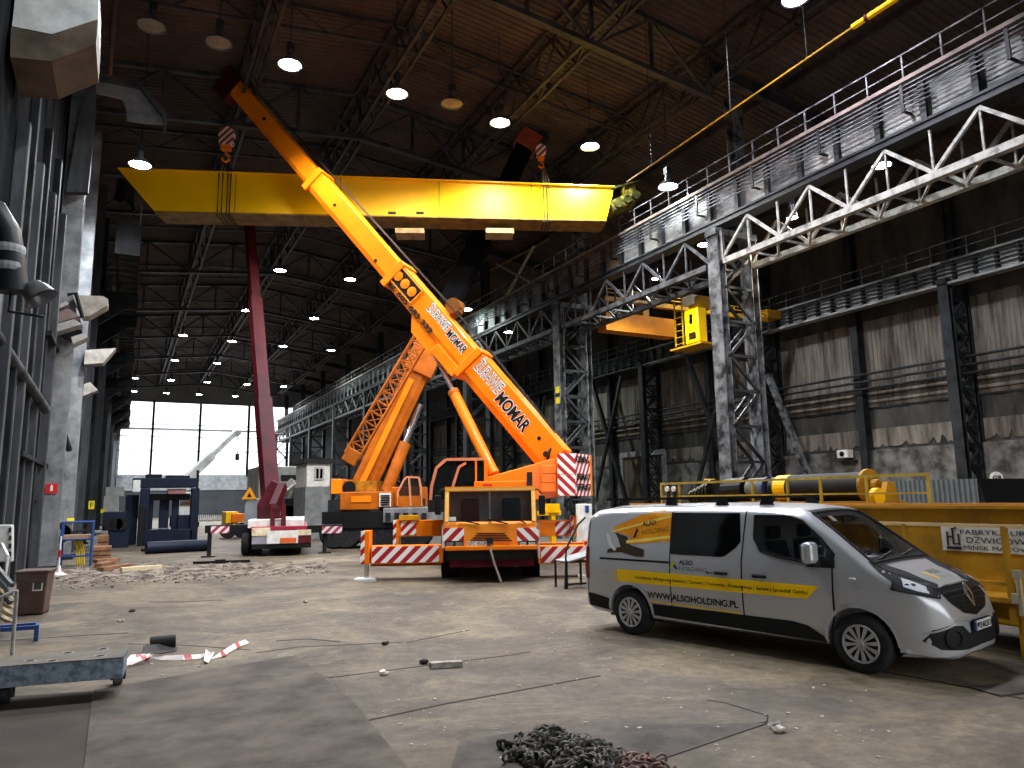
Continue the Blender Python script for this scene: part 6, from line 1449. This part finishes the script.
MB().bar((f0.x-.03, f0.y, 0), (f0.x-.03, f0.y, zf-.06), .06).bar((f0.x-.03, f0.y, zf-.03), (f0.x-.05, f0.y+.35, zf-.03), .05).build('leg', BLUE, t, True); MB().bar((f0.x-1.3, f0.y+.1, 0), (f0.x-1.3, f0.y+.1, zf-.06), .06).build('leg', BLUE, t, True)
# pale rubble sack and boards near left edge
q = at(3, 612, Z=.3); o = MB()
for k in range(4): o.bar(at(-8, 586+9*k, Z=.9-.15*k), at(10, 600+7*k, Z=.5-.1*k), .1, .05)
tag(o.build('leaning_boards', pm('board_beige', '#b3a689', .8, col2='#6c6350', scale=4)), 'beige boards leaning at the very left edge behind the guard rail', 'boards')
o = MB()
for k in range(3): o.bar(at(-6, 565+10*k, Y=14.5), at(11, 585+9*k, Y=14.3), .07, .07)
tag(o.build('steel_bars', STEELP), 'grey angle bars leaning beside the waste bin', 'bars')
o = MB().path([at(0, 540, Y=20), at(8, 556, Y=17), V((-1.9, 16.9, .02))], .03, 8).build('stand_tube', WHT); tag(o, 'thin pale tube leaning at the left edge above the bars', 'tube')
# rubber mat roll and barrier tape
t = thing('rubber_sheet', 'curled black rubber sheet on the floor behind the platform', 'rubber sheet', tuple(at(155, 662, Z=0)))
c0 = at(130, 660, Z=.0); c1 = at(180, 652, Z=0)
rows = []
for k in range(9):
    p = at(143+4.2*k, 655-.7*k, Z=0); rows.append([V((p.x, p.y-.14, .01)), V((p.x, p.y-.04, .04)), V((p.x, p.y+.04, .09+.02*math.sin(k*.5))), V((p.x, p.y+.12, .10+.02*math.sin(k*.7))), V((p.x, p.y+.2, .05)), V((p.x, p.y+.28, .01))])
MB().sheet(rows).build('folded_sheet', pm('rubber_grey', '#3b3937', .7, col2='#26231f', scale=4), t, True, smooth=True)
def curl(y0):
    rows = []
    for k in range(12):
        a = k/11*math.pi*1.5; rows.append([V((c1.x-.15+.02*j, y0+.05+.09*math.cos(a)+j*.0, .1+.09*math.sin(a))) + V((.0, 0, 0)) if 0 else V((at(150, 655, Z=0).x+.055*j, y0+.1*math.cos(a), .105+.1*math.sin(a))) for j in range(7)])
    return rows
MB().sheet(curl(at(165, 650, Z=0).y)).build('curled_edge', pm('rubber_black', '#1a1918', .7), t, True, smooth=True)
TPE = hazard('barrier_tape', '#eadfda', '#b3262c', 2.3, 0, .8, duty=.78)
tp_ = [(125, 667), (133, 661), (143, 658), (150, 662), (142, 664), (128, 667), (150, 659), (163, 661), (183, 661), (200, 659), (212, 658), (206, 664), (208, 655), (211, 660), (224, 657), (226, 654), (236, 649), (247, 644)]
rows = []; pts_ = [at(x, y, Z=0) for x, y in tp_]
for i, p in enumerate(pts_):
    d_ = (pts_[min(i+1, len(pts_)-1)]-pts_[max(i-1, 0)]); d_.z = 0; d_ = d_.normalized(); n_ = V((-d_.y, d_.x, 0)); zz_ = .02+.04*abs(math.sin(i*1.7)); rows.append([p-n_*.03+V((0, 0, zz_*.4)), p+n_*.03+V((0, 0, zz_+.02))])
o = MB().sheet(rows).build('barrier_tape', TPE); tag(o, 'crumpled red and white barrier tape lying on the floor beside the platform', 'tape')
# block and small litter
p, q = at(431, 669, Z=.0), at(463, 667, Z=.0)
bk = MB().prism([(p.x, p.y, 0), (q.x, q.y, 0), (q.x+.01, q.y+.10, 0), (p.x+.01, p.y+.10, 0)], (0, 0, .07)).build('concrete_block', pm('block_grey', '#b3ada2', .8, col2='#55504a', scale=8), bevel=.008); tag(bk, 'small oblong block lying alone on the floor in the middle foreground', 'block')
for i, (x, y, c_, lb) in enumerate(((384, 675, '#e2ddd2', 'pale cup lying on the floor left of the small block'), (385, 645, '#3c3631', 'dark lump on the floor between the block and the orange crane'), (306, 603, '#8d8577', 'crumpled light scrap on the floor left of the near jack'), (121, 622, '#a89c8c', 'little heap of pale scraps on the floor right of the bin'), (132, 612, '#4e463f', 'small dark scrap on the floor above the pale scraps'), (775, 728, '#8e8a84', 'small stone by the corner of the dark floor plate'), (424, 664, '#2e2a27', 'dark clod just left of the small block'), (778, 732, '#c8c4ba', 'white crumb near the corner of the dark floor plate'))):
    p = at(x, y, Z=0); bm = bmesh.new(); bmesh.ops.create_icosphere(bm, subdivisions=2, radius=.035)
    for v in bm.verts: v.co = V((v.co.x*1.7, v.co.y*1.1, (v.co.z+.03)*.8)) * (1+.35*random.uniform(-1, 1))
    for v in bm.verts: v.co.z = max(v.co.z, 0)
    me = bpy.data.meshes.new('floor_scrap'); bm.to_mesh(me); bm.free(); me.materials.append(pm('scrap_%s' % c_, c_, .8)); o = bpy.data.objects.new('floor_scrap', me); COL.objects.link(o); o.location = (p.x, p.y, 0); tag(o, lb, 'scrap')
# chain heap
random.seed(11)
def heap_h(x, y, C):
    h = 0
    for cx, cy, rx, ry, hh_ in C:
        d_ = ((x-cx)/rx)**2+((y-cy)/ry)**2
        if d_ < 1: h = max(h, hh_*(1-d_)**.6)
    return h
def link(R, r, n=14, k=6, st=1.55):
    vs, fs = [], []
    for i in range(n):
        a = 2*math.pi*i/n; cx, cy = R*math.cos(a), R*math.sin(a); cx += (st-1)*R*(1 if math.cos(a) > 0 else -1)*min(1, abs(math.cos(a))*3); dr = V((math.cos(a), math.sin(a), 0))
        for j in range(k): b = 2*math.pi*j/k; vs.append(V((cx, cy, 0))+dr*(r*math.cos(b))+V((0, 0, r*math.sin(b))))
    for i in range(n):
        for j in range(k): fs.append((i*k+j, ((i+1) % n)*k+j, ((i+1) % n)*k+(j+1) % k, i*k+(j+1) % k))
    return vs, fs
LV, LF = link(.034, .0115)
def chain_heap(C, n, label, mat, scale=1.):
    m = MB(); k = 0; tries = 0
    cx, cy = C[0][0], C[0][1]
    while k < n and tries < 60000:
        tries += 1; c_ = random.choice(C); x = c_[0]+random.uniform(-1, 1)*c_[2]; y = c_[1]+random.uniform(-1, 1)*c_[3]; h = heap_h(x, y, C)
        if h <= 0.005 and random.random() < .8: continue
        z = .016+h*random.choice((1, 1, .9, .75, .5)); yaw = random.uniform(0, 6.28)
        for q in range(4):   # short runs of interlocked links
            M = Matrix.Translation((x-cx, y-cy, max(.016, z))) @ Matrix.Rotation(yaw, 4, 'Z') @ Matrix.Rotation(random.uniform(-.5, .5), 4, 'Y') @ Matrix.Rotation((q % 2)*1.45+random.uniform(-.3, .3), 4, 'X') @ Matrix.Scale(scale, 4)
            vv = [M @ v for v in LV]; mn = min(v.z for v in vv)
            if mn < .002: vv = [v+V((0, 0, .002-mn)) for v in vv]
            m.add(vv, LF); x += math.cos(yaw)*.074*scale; y += math.sin(yaw)*.074*scale; yaw += random.uniform(-.6, .6); z = .016+heap_h(x, y, C)*.95; k += 1
    o = m.build('chain_heap', mat, smooth=True); o.location = (cx, cy, 0); return tag(o, label, 'chain')
CH = pm('chain_steel', '#595652', .6, .35, col2='#2c2926', scale=12)
def hc(x, y, rx, ry, h): p = at(x, y, Z=0); return (p.x, p.y, rx, ry, h)
C1 = [hc(550, 752, .17, .2, .16), hc(580, 762, .2, .24, .15), hc(530, 757, .1, .12, .09), hc(600, 772, .2, .2, .12)]
chain_heap(C1, 560, 'large heap of heavy grey steel chain on the floor at the bottom of the picture', CH)
C2 = [hc(632, 770, .15, .14, .07), hc(655, 786, .16, .15, .05)]
chain_heap(C2, 130, 'reddish end of chain trailing off right of the large grey heap', pm('chain_rusty', '#7a6058', .6, .4, col2='#4a3833', scale=12), .9)
